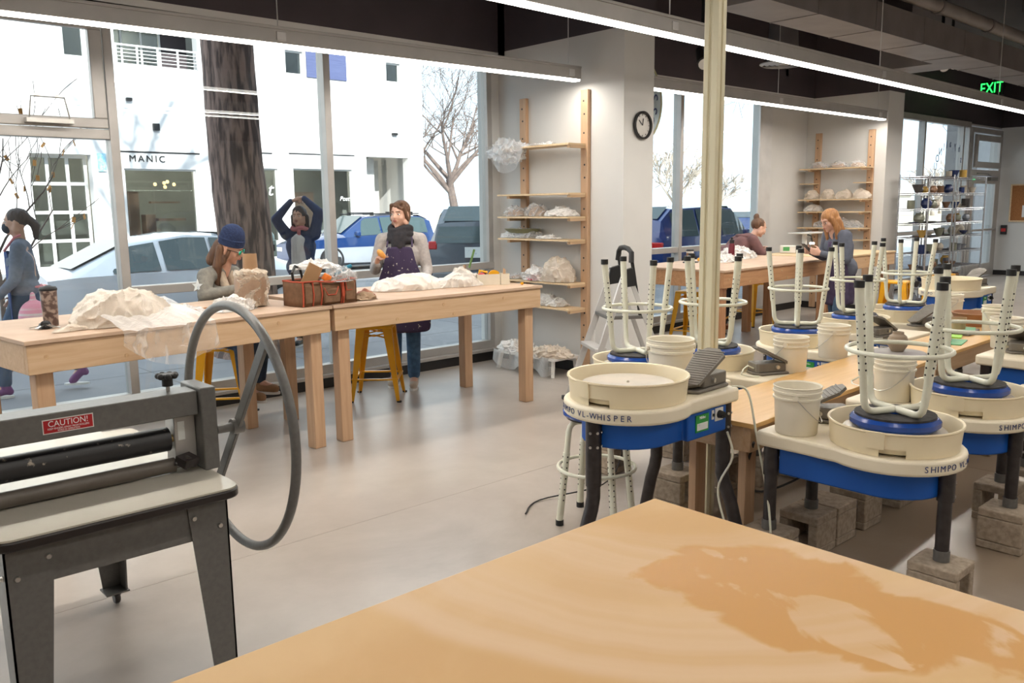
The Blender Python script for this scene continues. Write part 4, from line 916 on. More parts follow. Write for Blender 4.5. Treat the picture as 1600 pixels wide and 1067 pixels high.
# ================================================================== WHITE-LEGGED STOOLS
def make_stool(label):
    t = thing('studio_stool', label, 'stool'); H = .60
    s = MB(); s.lathe([(0, H-.058), (.13, H-.05), (.160, H-.047), (.172, H-.034), (.172, H-.016), (.160, H-.003), (.13, H), (0, H+.003)], 40, wob=lambda a, z: 1+.008*sin(a*9)); st = s.build('seat', M['blue_vinyl'], t)
    MB().lathe([(0, H-.056), (.155, H-.056), (.155, H-.046), (0, H-.046)], 32).build('seat_underside', M['blk_cloth'], st)
    for k in range(4):
        a = radians(45+90*k); d = V((cos(a), sin(a), 0)); up_ = V((0, 0, 1)); zt = H-.070
        pts = [d*.0+up_*zt, d*.108+up_*zt, d*.130+up_*(zt-.006), d*.146+up_*(zt-.022), d*.154+up_*(zt-.048)]; bot = d*.205; mid = pts[-1].lerp(bot, .52)
        l = MB(); l.tube(pts+[mid], .0145, 12); lo_ = l.build('leg', M['tubing'], t)
        MB().tube([pts[-1].lerp(bot, .22), bot+up_*.02], .0180, 12).build('extension_tube', M['tubing'], lo_)
        hm = MB()
        o1 = d.cross(up_).normalized()
        for i in range(9):
            for sgn in (-1, 1):
                q = pts[-1].lerp(bot, .26+.058*i); hm.cyl(q+o1*sgn*.0172, q+o1*sgn*.0188, .0042, n=8)
            q = pts[-1].lerp(bot, .26+.058*i); hm.cyl(q+d*.0172, q+d*.0188, .0042, n=8)
        hm.build('adjustment_hole', M['blk'], lo_)
        MB().tube([bot+up_*.0, bot+up_*.028], .0205, 14).build('rubber_tip', M['blk'], lo_)
    R = .196; zr = .285
    MB().tube([(R*cos(2*pi*k/40), R*sin(2*pi*k/40), zr) for k in range(40)], .0095, 10, closed=True).build('foot_ring', M['tubing'], t)
    return t
stl = make_stool('blue-seated stool standing on the floor behind the nearest raised wheel'); stl.location = (3.12, 2.80, 0); stl.rotation_euler = (0, 0, radians(22))
SI = [(3.40, 1.43, 19, 'inverted stool on the nearest right-row wheel pan, blue seat down'), (4.25, 1.45, 14, 'inverted stool on the second right-row wheel pan'), (4.80, .95, 40, 'inverted stool on the outer wheel cut by the right photo edge'),
      (3.80, 3.10, 19, 'inverted stool left of the cream post, in front of the step ladder'), (4.34, 2.955, 31, 'inverted stool behind the cream post'), (5.43, 3.0, 76, 'inverted stool standing alone in front of the ginger-haired woman'),
      (6.36, 3.03, 36, 'inverted stool right of the ginger-haired woman, on the left row'), (7.20, 3.00, 51, 'inverted stool in front of the wire shelves, farthest of the left row')]
for x, y, a, lab in SI: dup(stl, lab, (x, y, .701+.60), rot=(pi, 0, radians(a)), group='stools turned upside down on the wheel pans')
stl['group'] = 'stools with blue seats'
# ================================================================== CABLES
def cord(label, pts, r, m, name='power_cord'):
    P = [V(p) for p in pts]; out = []
    for i in range(len(P)-1):
        p0, p1, p2, p3 = P[max(i-1, 0)], P[i], P[i+1], P[min(i+2, len(P)-1)]
        for k in range(6):
            u = k/6; out.append(.5*((2*p1)+(-p0+p2)*u+(2*p0-5*p1+4*p2-p3)*u*u+(-p0+3*p1-3*p2+p3)*u**3))
    out.append(P[-1]); return tag(MB().tube(out, r, 7).build(name, m), label, 'cord')
cord('pale cord hanging from the nearest raised wheel, left of its right leg', [(3.10, 2.02, .62), (3.13, 2.01, .5), (3.10, 2.06, .35), (3.12, 2.02, .15), (3.05, 1.95, .01)], .005, M['tubing'])
cord('pale cord slanting down from the foot pedal past the black wheel legs', [(3.20, 2.07, .80), (3.235, 2.01, .78), (3.22, 1.95, .6), (3.19, 1.86, .3), (3.14, 1.80, .02)], .005, M['tubing'])
cord('black cord looping across the floor behind the nearest right-row wheel', [(3.25, 1.98, .55), (3.42, 2.12, .30), (3.75, 2.2, .15), (4.2, 2.15, .2), (4.6, 2.1, .40)], .006, M['blk'])
cord('thin dark cord curling on the floor behind the blue-seated stool', [(3.5, 2.85, .5), (3.42, 2.9, .35), (3.55, 3.0, .2), (3.45, 3.05, .05), (3.1, 3.2, .008), (2.9, 3.1, .008)], .004, M['blk'])
# ================================================================== SLAB ROLLER
sr = thing('slab_roller', 'grey slab roller with a handwheel, caution label and pale laminate bed', 'slab roller', (0, 0, 0))
def rrect(x0, y0, x1, y1, r, n=6):
    out = []
    for (cx, cy, a0) in ((x1-r, y0+r, -90), (x1-r, y1-r, 0), (x0+r, y1-r, 90), (x0+r, y0+r, 180)):
        out += [(cx+r*cos(radians(a0+90*k/n)), cy+r*sin(radians(a0+90*k/n))) for k in range(n+1)]
    return out
bed = MB().prism(rrect(.425, 2.60, 1.145, 3.66, .05), .694, .7).build('laminate_bed', M['laminate'], sr)
MB().prism(rrect(.42, 2.595, 1.15, 3.665, .055), .664, .694).build('edge_moulding', M['t_mould'], bed, bevel=.006)
ap = MB(); ap.box(.47, 2.66, .53, 1.10, 2.672, .664); ap.box(.47, 3.56, .53, 1.10, 3.572, .664); ap.box(.46, 2.66, .53, .472, 3.572, .664); ap.box(1.098, 2.66, .53, 1.11, 3.572, .664); ap.build('apron_panel', M['roller_grey'], sr, angle=0)
for (x, sx) in ((.455, 1), (1.115, -1)):
    for (y, sy) in ((2.652, 1), (3.58, -1)):
        l = MB(); w0, w1, zt = .135, .075, .664; zb = .06 if sy < 0 else .0
        if sy < 0 and sx < 0: x_ = 1.03
        else: x_ = x
        l.add([(x_, y, zt), (x_+sx*w0, y, zt), (x_+sx*w1, y, zb), (x_, y, zb), (x_, y+sy*.006, zt), (x_+sx*w0, y+sy*.006, zt), (x_+sx*w1, y+sy*.006, zb), (x_, y+sy*.006, zb)],
              [(0, 1, 2, 3), (4, 7, 6, 5), (0, 4, 5, 1), (3, 2, 6, 7), (1, 5, 6, 2), (0, 3, 7, 4)])
        l.add([(x_, y, zt), (x_, y+sy*w0, zt), (x_, y+sy*w1, zb), (x_, y, zb), (x_+sx*.006, y, zt), (x_+sx*.006, y+sy*w0, zt), (x_+sx*.006, y+sy*w1, zb), (x_+sx*.006, y, zb)],
              [(0, 3, 2, 1), (4, 5, 6, 7), (0, 1, 5, 4), (3, 7, 6, 2), (1, 2, 6, 5), (0, 4, 7, 3)])
        lg = l.build('leg', M['roller_grey'], sr, angle=0)
        bl = MB()
        for (dx, dz) in ((.115, -.055), (.03, -.10)):
            bl.cyl((x_+sx*dx, y-sy*.001, zt+dz), (x_+sx*dx, y-sy*.008, zt+dz), .0095, .007, 10); bl.cyl((x_-sx*.001, y+sy*dx, zt+dz), (x_-sx*.008, y+sy*dx, zt+dz), .0095, .007, 10)
        bl.build('bolt', M['steel'], lg)
        if sy < 0:
            c = MB(); c.box(x_-.005 if sx > 0 else x_-.085, y-.085, .058, x_+.085 if sx > 0 else x_+.005, y+.005, .064); cx = x_+sx*.035; cy = y-.035
            c.obox((cx, cy, .048), (.03, .028, .02)); cs = c.build('caster_plate', M['roller_grey'], lg)
            w = MB().lathe([(0, -.011), (.022, -.011), (.026, -.006), (.026, .006), (.022, .011), (0, .011)], 18); w.xform(Matrix.Translation((cx, cy, .027)) @ Matrix.Rotation(pi/2, 4, 'Y')); w.build('caster_wheel', M['blk_tube'], lg)
# gantry
g = MB(); g.box(.40, 2.86, .90, 1.122, 2.965, .985)
g.build('cross_beam', M['roller_grey'], sr, bevel=.004)
for x0 in (1.125, .335):
    MB().box(x0, 2.84, .70, x0+.055, 3.02, .995).build('end_post', M['roller_grey'], sr, bevel=.005)
for x0 in (1.05, .40):
    MB().box(x0, 2.905, .71, x0+.075, 2.99, .90).build('bearing_block', M['alum'], sr, bevel=.004)
MB().box(1.062, 2.9035, .81, 1.086, 2.905, .875).build('small_label', M['plate'], sr, angle=0)
kn = MB(); kn.lathe([(0, .055), (.025, .055), (.030, .045), (.018, .035), (.018, .012), (0, .01)], 20, c=(1.045, 2.92, .992))
for k in range(7): a = 2*pi*k/7; kn.ball((1.045+.028*cos(a), 2.92+.028*sin(a), 1.040), (.012, .012, .011), 10, 6)
kb = kn.build('clamp_knob', M['blk'], sr); MB().cyl((1.045, 2.92, .985), (1.045, 2.92, 1.03), .007).build('knob_screw', M['steel'], kb)
rd = mat('clay_specked_roller', (.02, .02, .022), .4, c2=(.35, .30, .24), scale=26, lo=.27, hi=.33)
ro = MB().tube([(.42, 2.93, .815), (1.035, 2.93, .815)], .042, 28).build('upper_roller', rd, sr)
MB().cyl((1.035, 2.93, .815), (1.052, 2.93, .815), .014).build('roller_shaft', mat('brass_shaft', (.55, .38, .15), .35, .8), ro)
MB().tube([(.42, 2.90, .728), (1.04, 2.90, .728)], .026, 24).build('lower_roller', mat('grey_lower_roller', (.10, .085, .07), .4, c2=(.14, .12, .10), scale=9), sr)
sh = MB(); sh.box(.44, 2.945, .733, .985, 3.62, .739); sh.build('canvas_board', M['laminate'], sr)
cb = MB(); cb.obox((1.07, 2.86, .745), (.06, .05, .03), (.3, 0, .4)); cb.tube([(1.03, 2.87, .74), (1.08, 2.86, .735), (1.10, 2.87, .72)], .008, 8); cb.cyl((1.07, 2.84, .75), (1.07, 2.88, .75), .012); cb.build('chain_linkage', M['blk_tube'], sr)
# caution label on the beam
lb = MB().box(.634, 2.8585, .920, .782, 2.8600, .966).build('caution_label', M['plate_w'] if 'plate_w' in M else M['white'], sr, angle=0)
MB().box(.637, 2.8578, .923, .779, 2.8585, .963).build('label_red_field', M['dkred'], lb, angle=0)
text('CAUTION!', .0265, M['white_ink'], frame_mat((.708, 2.8576, .950), (1, 0, 0), (0, 0, 1)), lb, 'label_lettering', .0003, sx=.92)
text('KEEP FINGERS AWAY FROM ROLLERS', .0085, M['white_ink'], frame_mat((.708, 2.8576, .935), (1, 0, 0), (0, 0, 1)), lb, 'label_small_print', .0002, sx=.85)
text('WHILE IN OPERATION', .0080, M['white_ink'], frame_mat((.708, 2.8576, .9275), (1, 0, 0), (0, 0, 1)), lb, 'label_small_print', .0002, sx=.8)
# handwheel
HX, HY, HZ, HR = 1.255, 2.855, .835, .435
hw = MB().tube([(HX, HY+HR*cos(2*pi*k/72), HZ+HR*sin(2*pi*k/72)) for k in range(72)], .0165, 14, closed=True).build('handwheel_rim', M['roller_grey'], sr)
s = MB(); a = radians(128)
s.bar((HX, HY+HR*cos(a+pi), HZ+HR*sin(a+pi)), (HX, HY+HR*cos(a), HZ+HR*sin(a)), .014, .042); s.build('handwheel_spoke', M['roller_grey'], hw, bevel=.003)
MB().tube([(1.18, HY, HZ), (1.265, HY, HZ)], .016, 14).cyl((1.235, HY, HZ), (1.275, HY, HZ), .028, n=18).build('drive_shaft', M['roller_grey'], hw)
# ================================================================== SHELVES ON THE COLUMNS
def wall_shelf(label, x, yl, yr, ztop, zbot, zs, depth, ly, ry, stubs=()):
    t = thing('wall_shelf_unit', label, 'shelves', (x, 0, 0))
    for y in (yl, yr):
        u = MB().box(-.042, y-.045, zbot, -.002, y+.045, ztop).build('upright', M['pine'], t, bevel=.003); z = ztop-.1
        while z > zbot+.1:
            MB().cyl((-.043, y+.008*sin(z*40), z), (-.0415, y+.008*sin(z*40), z), .0095, n=8).build('bolt_hole', M['blk'], u); z -= .118 if int(z*10) % 3 else .17
    for z in zs:
        for y in (yl, yr): MB().box(-depth+.02, y-.019, z-.042, -.042, y+.019, z-.016).build('bracket', M['pine_x'], t, angle=0)
        MB().box(-depth, ry, z-.016, -.046, ly, z).build('shelf_board', M['ply'], t, angle=0)
    for (z, y) in stubs: MB().box(-depth+.05, y-.10, z-.012, -.042, y+.10, z).build('shelf_stub', M['ply'], t, angle=0)
    return t
wall_shelf('pine wall shelf with plastic-wrapped pots on the near white column', 5.95, 6.30, 5.47, 2.655, .02, [2.17, 1.722, 1.505, 1.292, .885, .645], .27, 6.44, 5.45)
wall_shelf('pine wall shelf with wrapped clay pieces on the far white column', 12.2, 6.49, 5.68, 2.63, .02, [2.105, 1.655, 1.475, 1.24], .30, 6.64, 5.62, [(1.89, 6.55), (1.89, 5.72), (1.07, 5.72)])
# clock
ck = thing('wall_clock', 'round black-rimmed wall clock on the near column front', 'clock', (6.19, 5.027, 2.315)); R4 = Matrix.Rotation(pi/2, 4, 'X')
MB().lathe([(.105, 0), (.125, .01), (.125, .03), (.115, .038), (.105, .03)], 36, closed=True).xform(R4).build('clock_rim', M['blk'], ck)
MB().lathe([(0, .006), (.108, .006), (.108, .012), (0, .012)], 36).xform(R4).build('clock_face', mat('clock_face', (.55, .52, .48), .25), ck)
h = MB(); h.bar((0, -.016, 0), (.01, -.016, .06), .004, .008); h.bar((0, -.016, 0), (-.05, -.016, .045), .003, .006)
h.build('clock_hand', M['blk'], ck); h = MB()
for k in range(12): a = 2*pi*k/12; h.bar((.085*cos(a), -.014, .085*sin(a)), (.098*cos(a), -.014, .098*sin(a)), .003, .005)
h.build('hour_marks', M['blk'], ck)
# outlet
tag(MB().box(5.943, 5.36, .30, 5.95, 5.44, .43).build('outlet_plate', M['white'], bevel=.002), 'white wall outlet low on the near column beside the pine upright', 'outlet')
# round sign in the second window
rs = thing('round_window_sign', 'blue grey oval sign with dark letters hanging in the second window', 'sign', (7.83, 6.50, 2.80)); MB().lathe([(0, 0), (.52, 0), (.52, .02), (0, .02)], 44).xform(R4).build('sign_board', mat('sign_face', (.42, .52, .58), .5), rs)
MB().lathe([(.505, -.004), (.535, -.004), (.535, .024), (.505, .024)], 44, closed=True).xform(R4).build('sign_border', mat('sign_border', (.40, .38, .22), .5), rs)
for ch, a in (('S', 8), ('S', -14), ('O', -34)):
    text(ch, .2, M['navy_ink'], frame_mat((.37*cos(radians(a)), -.026, .37*sin(radians(a))), (sin(radians(a)), 0, -cos(radians(a))), (cos(radians(a)), 0, sin(radians(a)))), rs, 'sign_letter')
MB().tube([(-.2, -.01, .45), (-.2, -.01, ZC-2.8)], .004, 5).tube([(.2, -.01, .45), (.2, -.01, ZC-2.8)], .004, 5).build('sign_wire', M['steel'], rs)
# cork board, alarm on the right wall
ckb = thing('cork_board', 'brown cork notice board on the far right wall', 'notice board', (20.45, 5.9, 1.0))
MB().box(-.03, -.7, .0+.17, 0, .5, .93).build('cork_panel', mat('cork', (.36, .15, .05), .9, c2=(.28, .11, .035), scale=40), ckb, angle=0)
f = MB(); f.box(-.04, -.72, .15, 0, .52, .18); f.box(-.04, -.72, .92, 0, .52, .95); f.box(-.04, -.72, .18, 0, -.69, .92); f.box(-.04, .49, .18, 0, .52, .92); f.build('board_frame', M['ply'], ckb, angle=0)
MB().box(-.034, .05, .25, -.031, .27, .5).box(-.034, -.35, .3, -.031, -.1, .6).build('pinned_paper', M['white'], ckb, angle=0)
al = thing('fire_alarm_pull', 'small red and black alarm box on the right wall below the cork board', 'alarm', (20.45, 6.50, .98)); MB().box(-.05, -.06, -.10, 0, .06, .10).build('alarm_case', M['blk'], al, bevel=.005); MB().box(-.056, -.045, -.04, -.05, .045, .03).build('alarm_handle', mat('alarm_red', (.6, .03, .03), .4), al, angle=0)
# ================================================================== STEP LADDER
ld = thing('step_ladder', 'small aluminium step ladder with black top leaning space before the near column', 'ladder', (5.22, 4.42, 0), radians(148))
for s in (-1, 1):
    MB().bar((.40, s*.23, 0), (.02, s*.17, 1.10), .022, .05).build('front_rail', M['alum_lt'], ld, bevel=.003)
    MB().bar((-.42, s*.22, 0), (-.02, s*.165, 1.02), .02, .036).build('rear_rail', M['alum_lt'], ld, bevel=.003)
    MB().bar((-.10, s*.175, .72), (-.02, s*.165, 1.22), .016, .026).build('top_post', M['blk'], ld, bevel=.003)
    MB().prism([(-.07, .98), (.07, .96), (.05, 1.10), (-.03, 1.12)], s*.165-.02, s*.165+.02, M=Matrix.Rotation(pi/2, 4, 'X') @ Matrix.Scale(-1, 4, (0, 0, 1))).build('hinge_gusset', M['blk'], ld, bevel=.004)
    for x in (.40, -.42): MB().box(x-.04, s*.225-.03, 0, x+.04, s*.225+.03, .035).build('ladder_foot', M['blk'], ld, bevel=.006)
MB().box(-.19, -.185, .715, .17, .185, .745).build('platform', M['roller_grey'], ld, bevel=.006)
for z in (.24, .48): x = .40-.38*z/1.10; MB().box(x-.05, -.21, z-.015, x+.05, .21, z+.015).build('ladder_step', M['alum_lt'], ld, bevel=.004)
MB().tube([(-.02, -.175, 1.16), (-.025, -.16, 1.235), (-.02, -.10, 1.262), (-.02, 0, 1.27), (-.02, .10, 1.262), (-.025, .16, 1.235), (-.02, .175, 1.16)], .021, 10).build('hand_rail', M['blk'], ld)
# ================================================================== WIRE RACKS WITH POTS
def rack(label, x0, x1, y0, y1, H, zs):
    t = thing('wire_rack', label, 'rack', (x0, y0, 0)); W = x1-x0; D = y1-y0
    for (x, y) in ((0, 0), (W, 0), (0, D), (W, D)): MB().tube([(x, y, 0), (x, y, H+.03)], .0125, 8).build('rack_post', M['chrome'], t)
    for z in zs:
        s = MB()
        for y in (0, D): s.tube([(0, y, z), (W, y, z)], .005, 6); s.tube([(0, y, z-.025), (W, y, z-.025)], .004, 6)
        for x in (0, W): s.tube([(x, 0, z), (x, D, z)], .005, 6); s.tube([(x, 0, z-.025), (x, D, z-.025)], .004, 6)
        n = int(W/.035)
        for k in range(1, n): s.tube([(W*k/n, 0, z+.002), (W*k/n, D, z+.002)], .0022, 4)
        for y in (D*.33, D*.66): s.tube([(0, y, z-.003), (W, y, z-.003)], .004, 4)
        s.build('wire_shelf', M['chrome'], t)
    return t
ZR = [.14, .38, .62, .86, 1.09, 1.29, 1.50, 1.72, 1.95]
rack('left chrome wire rack of pots before the far window', 12.45, 13.33, 4.95, 5.37, 1.96, ZR); rack('right chrome wire rack of pots before the far window', 13.45, 14.60, 4.95, 5.37, 1.94, ZR)
gl = [('dark glazed', (.05, .045, .045)), ('blue glazed', (.015, .028, .10)), ('brown', (.22, .12, .07)), ('grey green', (.20, .21, .16)), ('pale stone', (.42, .38, .32)), ('ochre', (.42, .26, .06)), ('slate grey', (.16, .18, .22))]
GM = [mat('glaze_'+n.replace(' ', '_'), c, .25, scale=12) for n, c in gl]
SH = [('bowl', [(0, 0), (.3, 0), (.75, .35), (1, .8), (.94, .8), (.68, .38), (0, .08)]), ('mug', [(0, 0), (.62, 0), (.66, .1), (.66, 1.5), (.58, 1.5), (.56, .1), (0, .1)]), ('jar', [(0, 0), (.5, 0), (.85, .6), (.8, 1.1), (.5, 1.45), (.55, 1.6), (.45, 1.6), (.4, 1.4), (.7, .9), (0, .1)]), ('plate', [(0, 0), (.6, 0), (1.15, .22), (1.1, .26), (.6, .08), (0, .08)]), ('vase', [(0, 0), (.35, 0), (.9, 1.3), (.84, 1.3), (.3, .1), (0, .1)])]
rnd = random.Random(11); lv_names = ['bottom', 'second lowest', 'third lowest', 'fourth', 'middle', 'fourth from top', 'third from top', 'second from top', 'top']
proto = {}
for ri, (x0, x1) in enumerate(((12.50, 13.28), (13.50, 14.55))):
    for zi, z in enumerate(ZR):
        if ri == 0 and zi == 8: continue
        n = rnd.randint(5, 7) if (ri, zi) != (1, 8) else 4; x = x0+.06
        for k in range(n):
            si = rnd.randrange(5) if zi not in (0, 5) else (3 if rnd.random() < .6 else 2); gi = rnd.randrange(7); r = rnd.uniform(.06, .095)
            if x > x1-.06: break
            if (si, gi) not in proto:
                o = MB().lathe([(a*.07, b*.07) for a, b in SH[si][1]], 18).build('pottery_'+SH[si][0], GM[gi]); proto[(si, gi)] = o
            else: o = proto[(si, gi)].copy(); COL.objects.link(o)
            o.location = (x, rnd.uniform(5.05, 5.27), z+.005); o.scale = (r/.07,)*3
            tag(o, '%s %s on the %s shelf of the %s wire rack' % (gl[gi][0], SH[si][0], lv_names[zi], ['left', 'right'][ri]), SH[si][0], 'pots on the %s shelf of the %s wire rack' % (lv_names[zi], ['left', 'right'][ri]))
            x += rnd.uniform(.12, .22)
# ================================================================== PEOPLE
M['skin'] = mat('skin', (.62, .36, .26), .5, c2=(.56, .31, .22), scale=12, sss=.0)
M['skin2'] = mat('skin_fair', (.66, .40, .30), .5, c2=(.60, .34, .25), scale=12)
M['lips'] = mat('lips', (.42, .14, .12), .45); M['eye'] = mat('eye_dark', (.03, .02, .02), .2); M['eyew'] = mat('eye_white', (.7, .68, .66), .3)
def cloth(n, c, c2=None, sc=30, b=.25): return mat(n, c, .9, c2=c2, scale=sc, bmp=b)
def hand(mb, w, d, pn, side, curl=.35, s=1.0, spread=.1):
    d = V(d).normalized(); pn = V(pn); pn = (pn-d*pn.dot(d)).normalized(); hand_impl(mb, V(w), d, pn, side, curl, s, spread)
def hand_impl(mb, w, d, pn, side, curl, s, spread):
    sd = d.cross(pn)*side
    mb.cap(w-d*.02*s, w+d*.03*s, .022*s, .024*s, 10)
    L = [.070, .080, .075, .060]; off = [.031, .0105, -.0105, -.031]
    for i in range(4):
        k = w+d*(.088-.004*abs(i-1))*s+sd*off[i]*s; mb.cap(w+d*.02*s+sd*off[i]*.55*s, k, .0145*s, .0115*s, 8)
        dd = (d+sd*off[i]*spread*20).normalized(); n_ = pn.copy(); p = k
        for j, (f, r0, r1) in enumerate(((.46, .0092, .0085), (.30, .0085, .0078), (.24, .0078, .0066))):
            ang = curl*(1+.12*i)*(1 if j == 0 else 1.2); nd = (dd*cos(ang)+n_*sin(ang)).normalized(); n_ = (n_*cos(ang)-dd*sin(ang)).normalized()
            q = p+nd*L[i]*f*s; mb.cap(p, q, r0*s, r1*s, 8); p = q; dd = nd
    t0 = w+d*.028*s+sd*.022*s; t1 = t0+(d*.6+sd*.75+pn*.35).normalized()*.042*s; t2 = t1+(d*.85+sd*.30+pn*(.3+curl)).normalized()*.032*s; t3 = t2+(d*.85+pn*(.4+curl)).normalized()*.024*s
    mb.cap(t0, t1, .0145*s, .0115*s, 8); mb.cap(t1, t2, .0112*s, .0098*s, 8); mb.cap(t2, t3, .0098*s, .008*s, 8)
def head_shapes(mb, c, fw, upv, s=1.0):
    """c = head centre (between the ears); eyes half way up"""
    z = V(upv).normalized(); x = V(fw); x = (x-z*x.dot(z)).normalized(); y = z.cross(x)
    R = Matrix((x, y, z)).transposed(); E_ = R.to_euler()
    def P(a, b, d): return V(c)+R @ V((a, b, d))*s
    mb.ball(P(-.012, 0, .030), (.093*s, .074*s, .086*s), 22, 16, E_)           # cranium
    mb.ball(P(.028, 0, -.022), (.062*s, .060*s, .080*s), 20, 14, E_)           # face
    mb.ball(P(.040, 0, -.078), (.036*s, .036*s, .028*s), 16, 10, E_)           # jaw and chin
    mb.ball(P(.064, 0, -.096), (.018*s, .020*s, .015*s), 12, 8, E_)            # chin
    for b in (-1, 1):
        mb.ball(P(.058, .034*b, -.028), (.024*s, .024*s, .024*s), 12, 8, E_)   # cheek
        mb.ball(P(.070, .024*b, .026), (.018*s, .026*s, .010*s), 12, 8, E_)    # brow
        mb.ball(P(-.006, .076*b, -.012), (.014*s, .007*s, .030*s), 12, 8, E_)  # ear
        mb.ball(P(.0, .060*b, -.065), (.036*s, .018*s, .030*s), 12, 8, E_)     # jaw corner
    mb.cap(P(.082, 0, .014), P(.103, 0, -.022), .0095*s, .0125*s, 10)          # nose
    for b in (-1, 1): mb.ball(P(.093, .010*b, -.026), .0085*s, 10, 6)
    mb.ball(P(.083, 0, -.052), (.014*s, .023*s, .0125*s), 12, 8, E_)           # mouth mound
    return P, R, E_
def face_bits(t, P, R, E_, s, glasses=None):
    lp = MB(); lp.ball(P(.0945, 0, -.0485), (.0045*s, .022*s, .0042*s), 12, 6, E_); lp.ball(P(.0935, 0, -.0555), (.005*s, .019*s, .005*s), 12, 6, E_); lp.build('lips', M['lips'], t)
    for b in (-1, 1):
        e = MB().ball(P(.0745, .030*b, .003), (.012*s, .0125*s, .0058*s), 12, 8, E_).build('eye', M['eyew'], t)
        MB().ball(P(.0815, .030*b, .003), (.0058*s, .0062*s, .0056*s), 10, 6, E_).build('iris', M['eye'], e)
    br = MB()
    for b in (-1, 1): br.cap(P(.088, .012*b, .026), P(.078, .046*b, .028), .0038*s, .003*s, 8)
    br.build('eyebrows', M['hair_brown'], t)
M['hair_brown'] = mat('brown_hair', (.085, .04, .022), .6, c2=(.16, .08, .04), scale=60, stretch=(1, 1, .15), bmp=.5)
M['hair_ginger'] = mat('ginger_hair', (.42, .20, .07), .6, c2=(.24, .10, .035), scale=60, stretch=(1, 1, .15), bmp=.5)
M['hair_dark'] = mat('dark_hair', (.03, .016, .013), .55, c2=(.06, .032, .025), scale=60, stretch=(1, 1, .15), bmp=.5)
def person(label, loc, rz, J, skin, top, pants, shoes, head_fw=(1, 0, 0), head_up=(0, 0, 1), hs=1.0, hands=None, vox=.009, long_sleeve=True, trouser_w=1.0, top_w=1.0):
    t = thing('person', label, 'person', loc, rz); b = MB(); j = {k: V(v) for k, v in J.items()}
    P, R, E_ = head_shapes(b, j['head'], head_fw, head_up, hs)
    b.cap(j['neck']-V((0, 0, .05)), j['head']+R @ V((-.01, 0, -.05)), .052, .050, 14)
    b.cap(j['pelvis']+V((0, .05, 0)), j['pelvis']+V((0, -.05, 0)), .105); b.cap(j['pelvis'], j['chest'], .10, .11, 16)
    b.cap(j['shL'], j['shR'], .055); b.cap(j['chest']+V((0, .06, 0)), j['chest']+V((0, -.06, 0)), .10)
    for s in 'LR':
        b.cap(j['sh'+s], j['el'+s], .045, .036); b.cap(j['el'+s], j['wr'+s], .036, .024)
        b.cap(j['hip'+s], j['kn'+s], .075, .050); b.cap(j['kn'+s], j['an'+s], .048, .034); b.cap(j['an'+s], j['to'+s], .036, .030)
        hd = (hands or {}).get(s)
        d = (j['wr'+s]-j['el'+s]).normalized()
        if hd is None: hd = dict(d=d, pn=(0, -1 if s == 'L' else 1, -.2), curl=.4)
        thumb = -1 if s == 'L' else 1
        hand(b, j['wr'+s], hd.get('d', d), hd.get('pn', (0, 0, -1)), hd.get('thumb', thumb), hd.get('curl', .4), .98)
    remesh(b, 'body', skin, vox if vox > .006 else .006, 2, t, fac=.4)
    face_bits(t, P, R, E_, hs)
    w = top_w; c = MB(); m = j['pelvis'].lerp(j['chest'], .45)
    c.cap(j['pelvis']+V((0, .055, .03)), j['pelvis']+V((0, -.055, .03)), .122*w); c.cap(j['pelvis']+V((0, 0, .02)), m, .118*w, .108*w, 18)
    c.cap(m+V((0, .035, 0)), j['chest']+V((0, .055, 0)), .098*w, .112*w, 16); c.cap(m+V((0, -.035, 0)), j['chest']+V((0, -.055, 0)), .098*w, .112*w, 16)
    up_ = (j['neck']-j['chest']).normalized()
    c.cap(j['shL'], j['neck']-up_*.04, .062, .062); c.cap(j['shR'], j['neck']-up_*.04, .062, .062)
    for s in 'LR':
        c.cap(j['sh'+s], j['el'+s], .064*w, .050*w, 14); e = j['el'+s].lerp(j['wr'+s], .93 if long_sleeve else .3)
        c.cap(j['el'+s], e, .050*w, .036, 14); c.cap(e, j['el'+s].lerp(j['wr'+s], .96), .036, .037, 12)
        for q in (.3, .55, .8): k = j['el'+s].lerp(j['sh'+s], q); c.ball(k+V((.0, 0, .0)), .058*w, 10, 8)
    remesh(c, 'top', top, vox, 3, t)
    g = MB(); g.cap(j['pelvis']+V((0, .05, 0)), j['pelvis']+V((0, -.05, 0)), .118)
    for s in 'LR':
        g.cap(j['pelvis'].lerp(j['hip'+s], .8), j['kn'+s], .098*trouser_w, .066*trouser_w, 16); e = j['kn'+s].lerp(j['an'+s], .90); g.cap(j['kn'+s], e, .066*trouser_w, .056*trouser_w, 16)
    remesh(g, 'trousers', pants, vox, 3, t)
    for s in 'LR':
        f = MB(); a = j['an'+s]; o = j['to'+s]; d = (o-a); d.z = 0; d.normalize(); zf = min(a.z, o.z)
        base = V((0, 0, o.z-.028))
        f.cap(a+V((0, 0, -.03)), o, .042, .036, 12); f.cap(a-d*.03+V((0, 0, -.045)), a+V((0, 0, -.0)), .034, .044, 12); f.cap(a+V((0, 0, .02)), a, .047, .045)
        sh = remesh(f, 'shoe', shoes, .008, 2, t); so = MB(); side = V((-d.y, d.x, 0)); heel = a-d*.062
        L = (o+d*.040-heel).length; ol = []
        for k in range(20):
            an = 2*pi*k/20; ol.append((L/2+L/2*cos(an), .041*sin(an)*(1.0+.12*cos(an))))
        Mx = Matrix((d, side, V((0, 0, 1)))).transposed().to_4x4(); Mx.translation = V((heel.x, heel.y, o.z-.040))
        so.prism(ol, 0, .018, M=Mx); so.build('shoe_sole', M['white'], sh)
    return t, P, R, E_, j
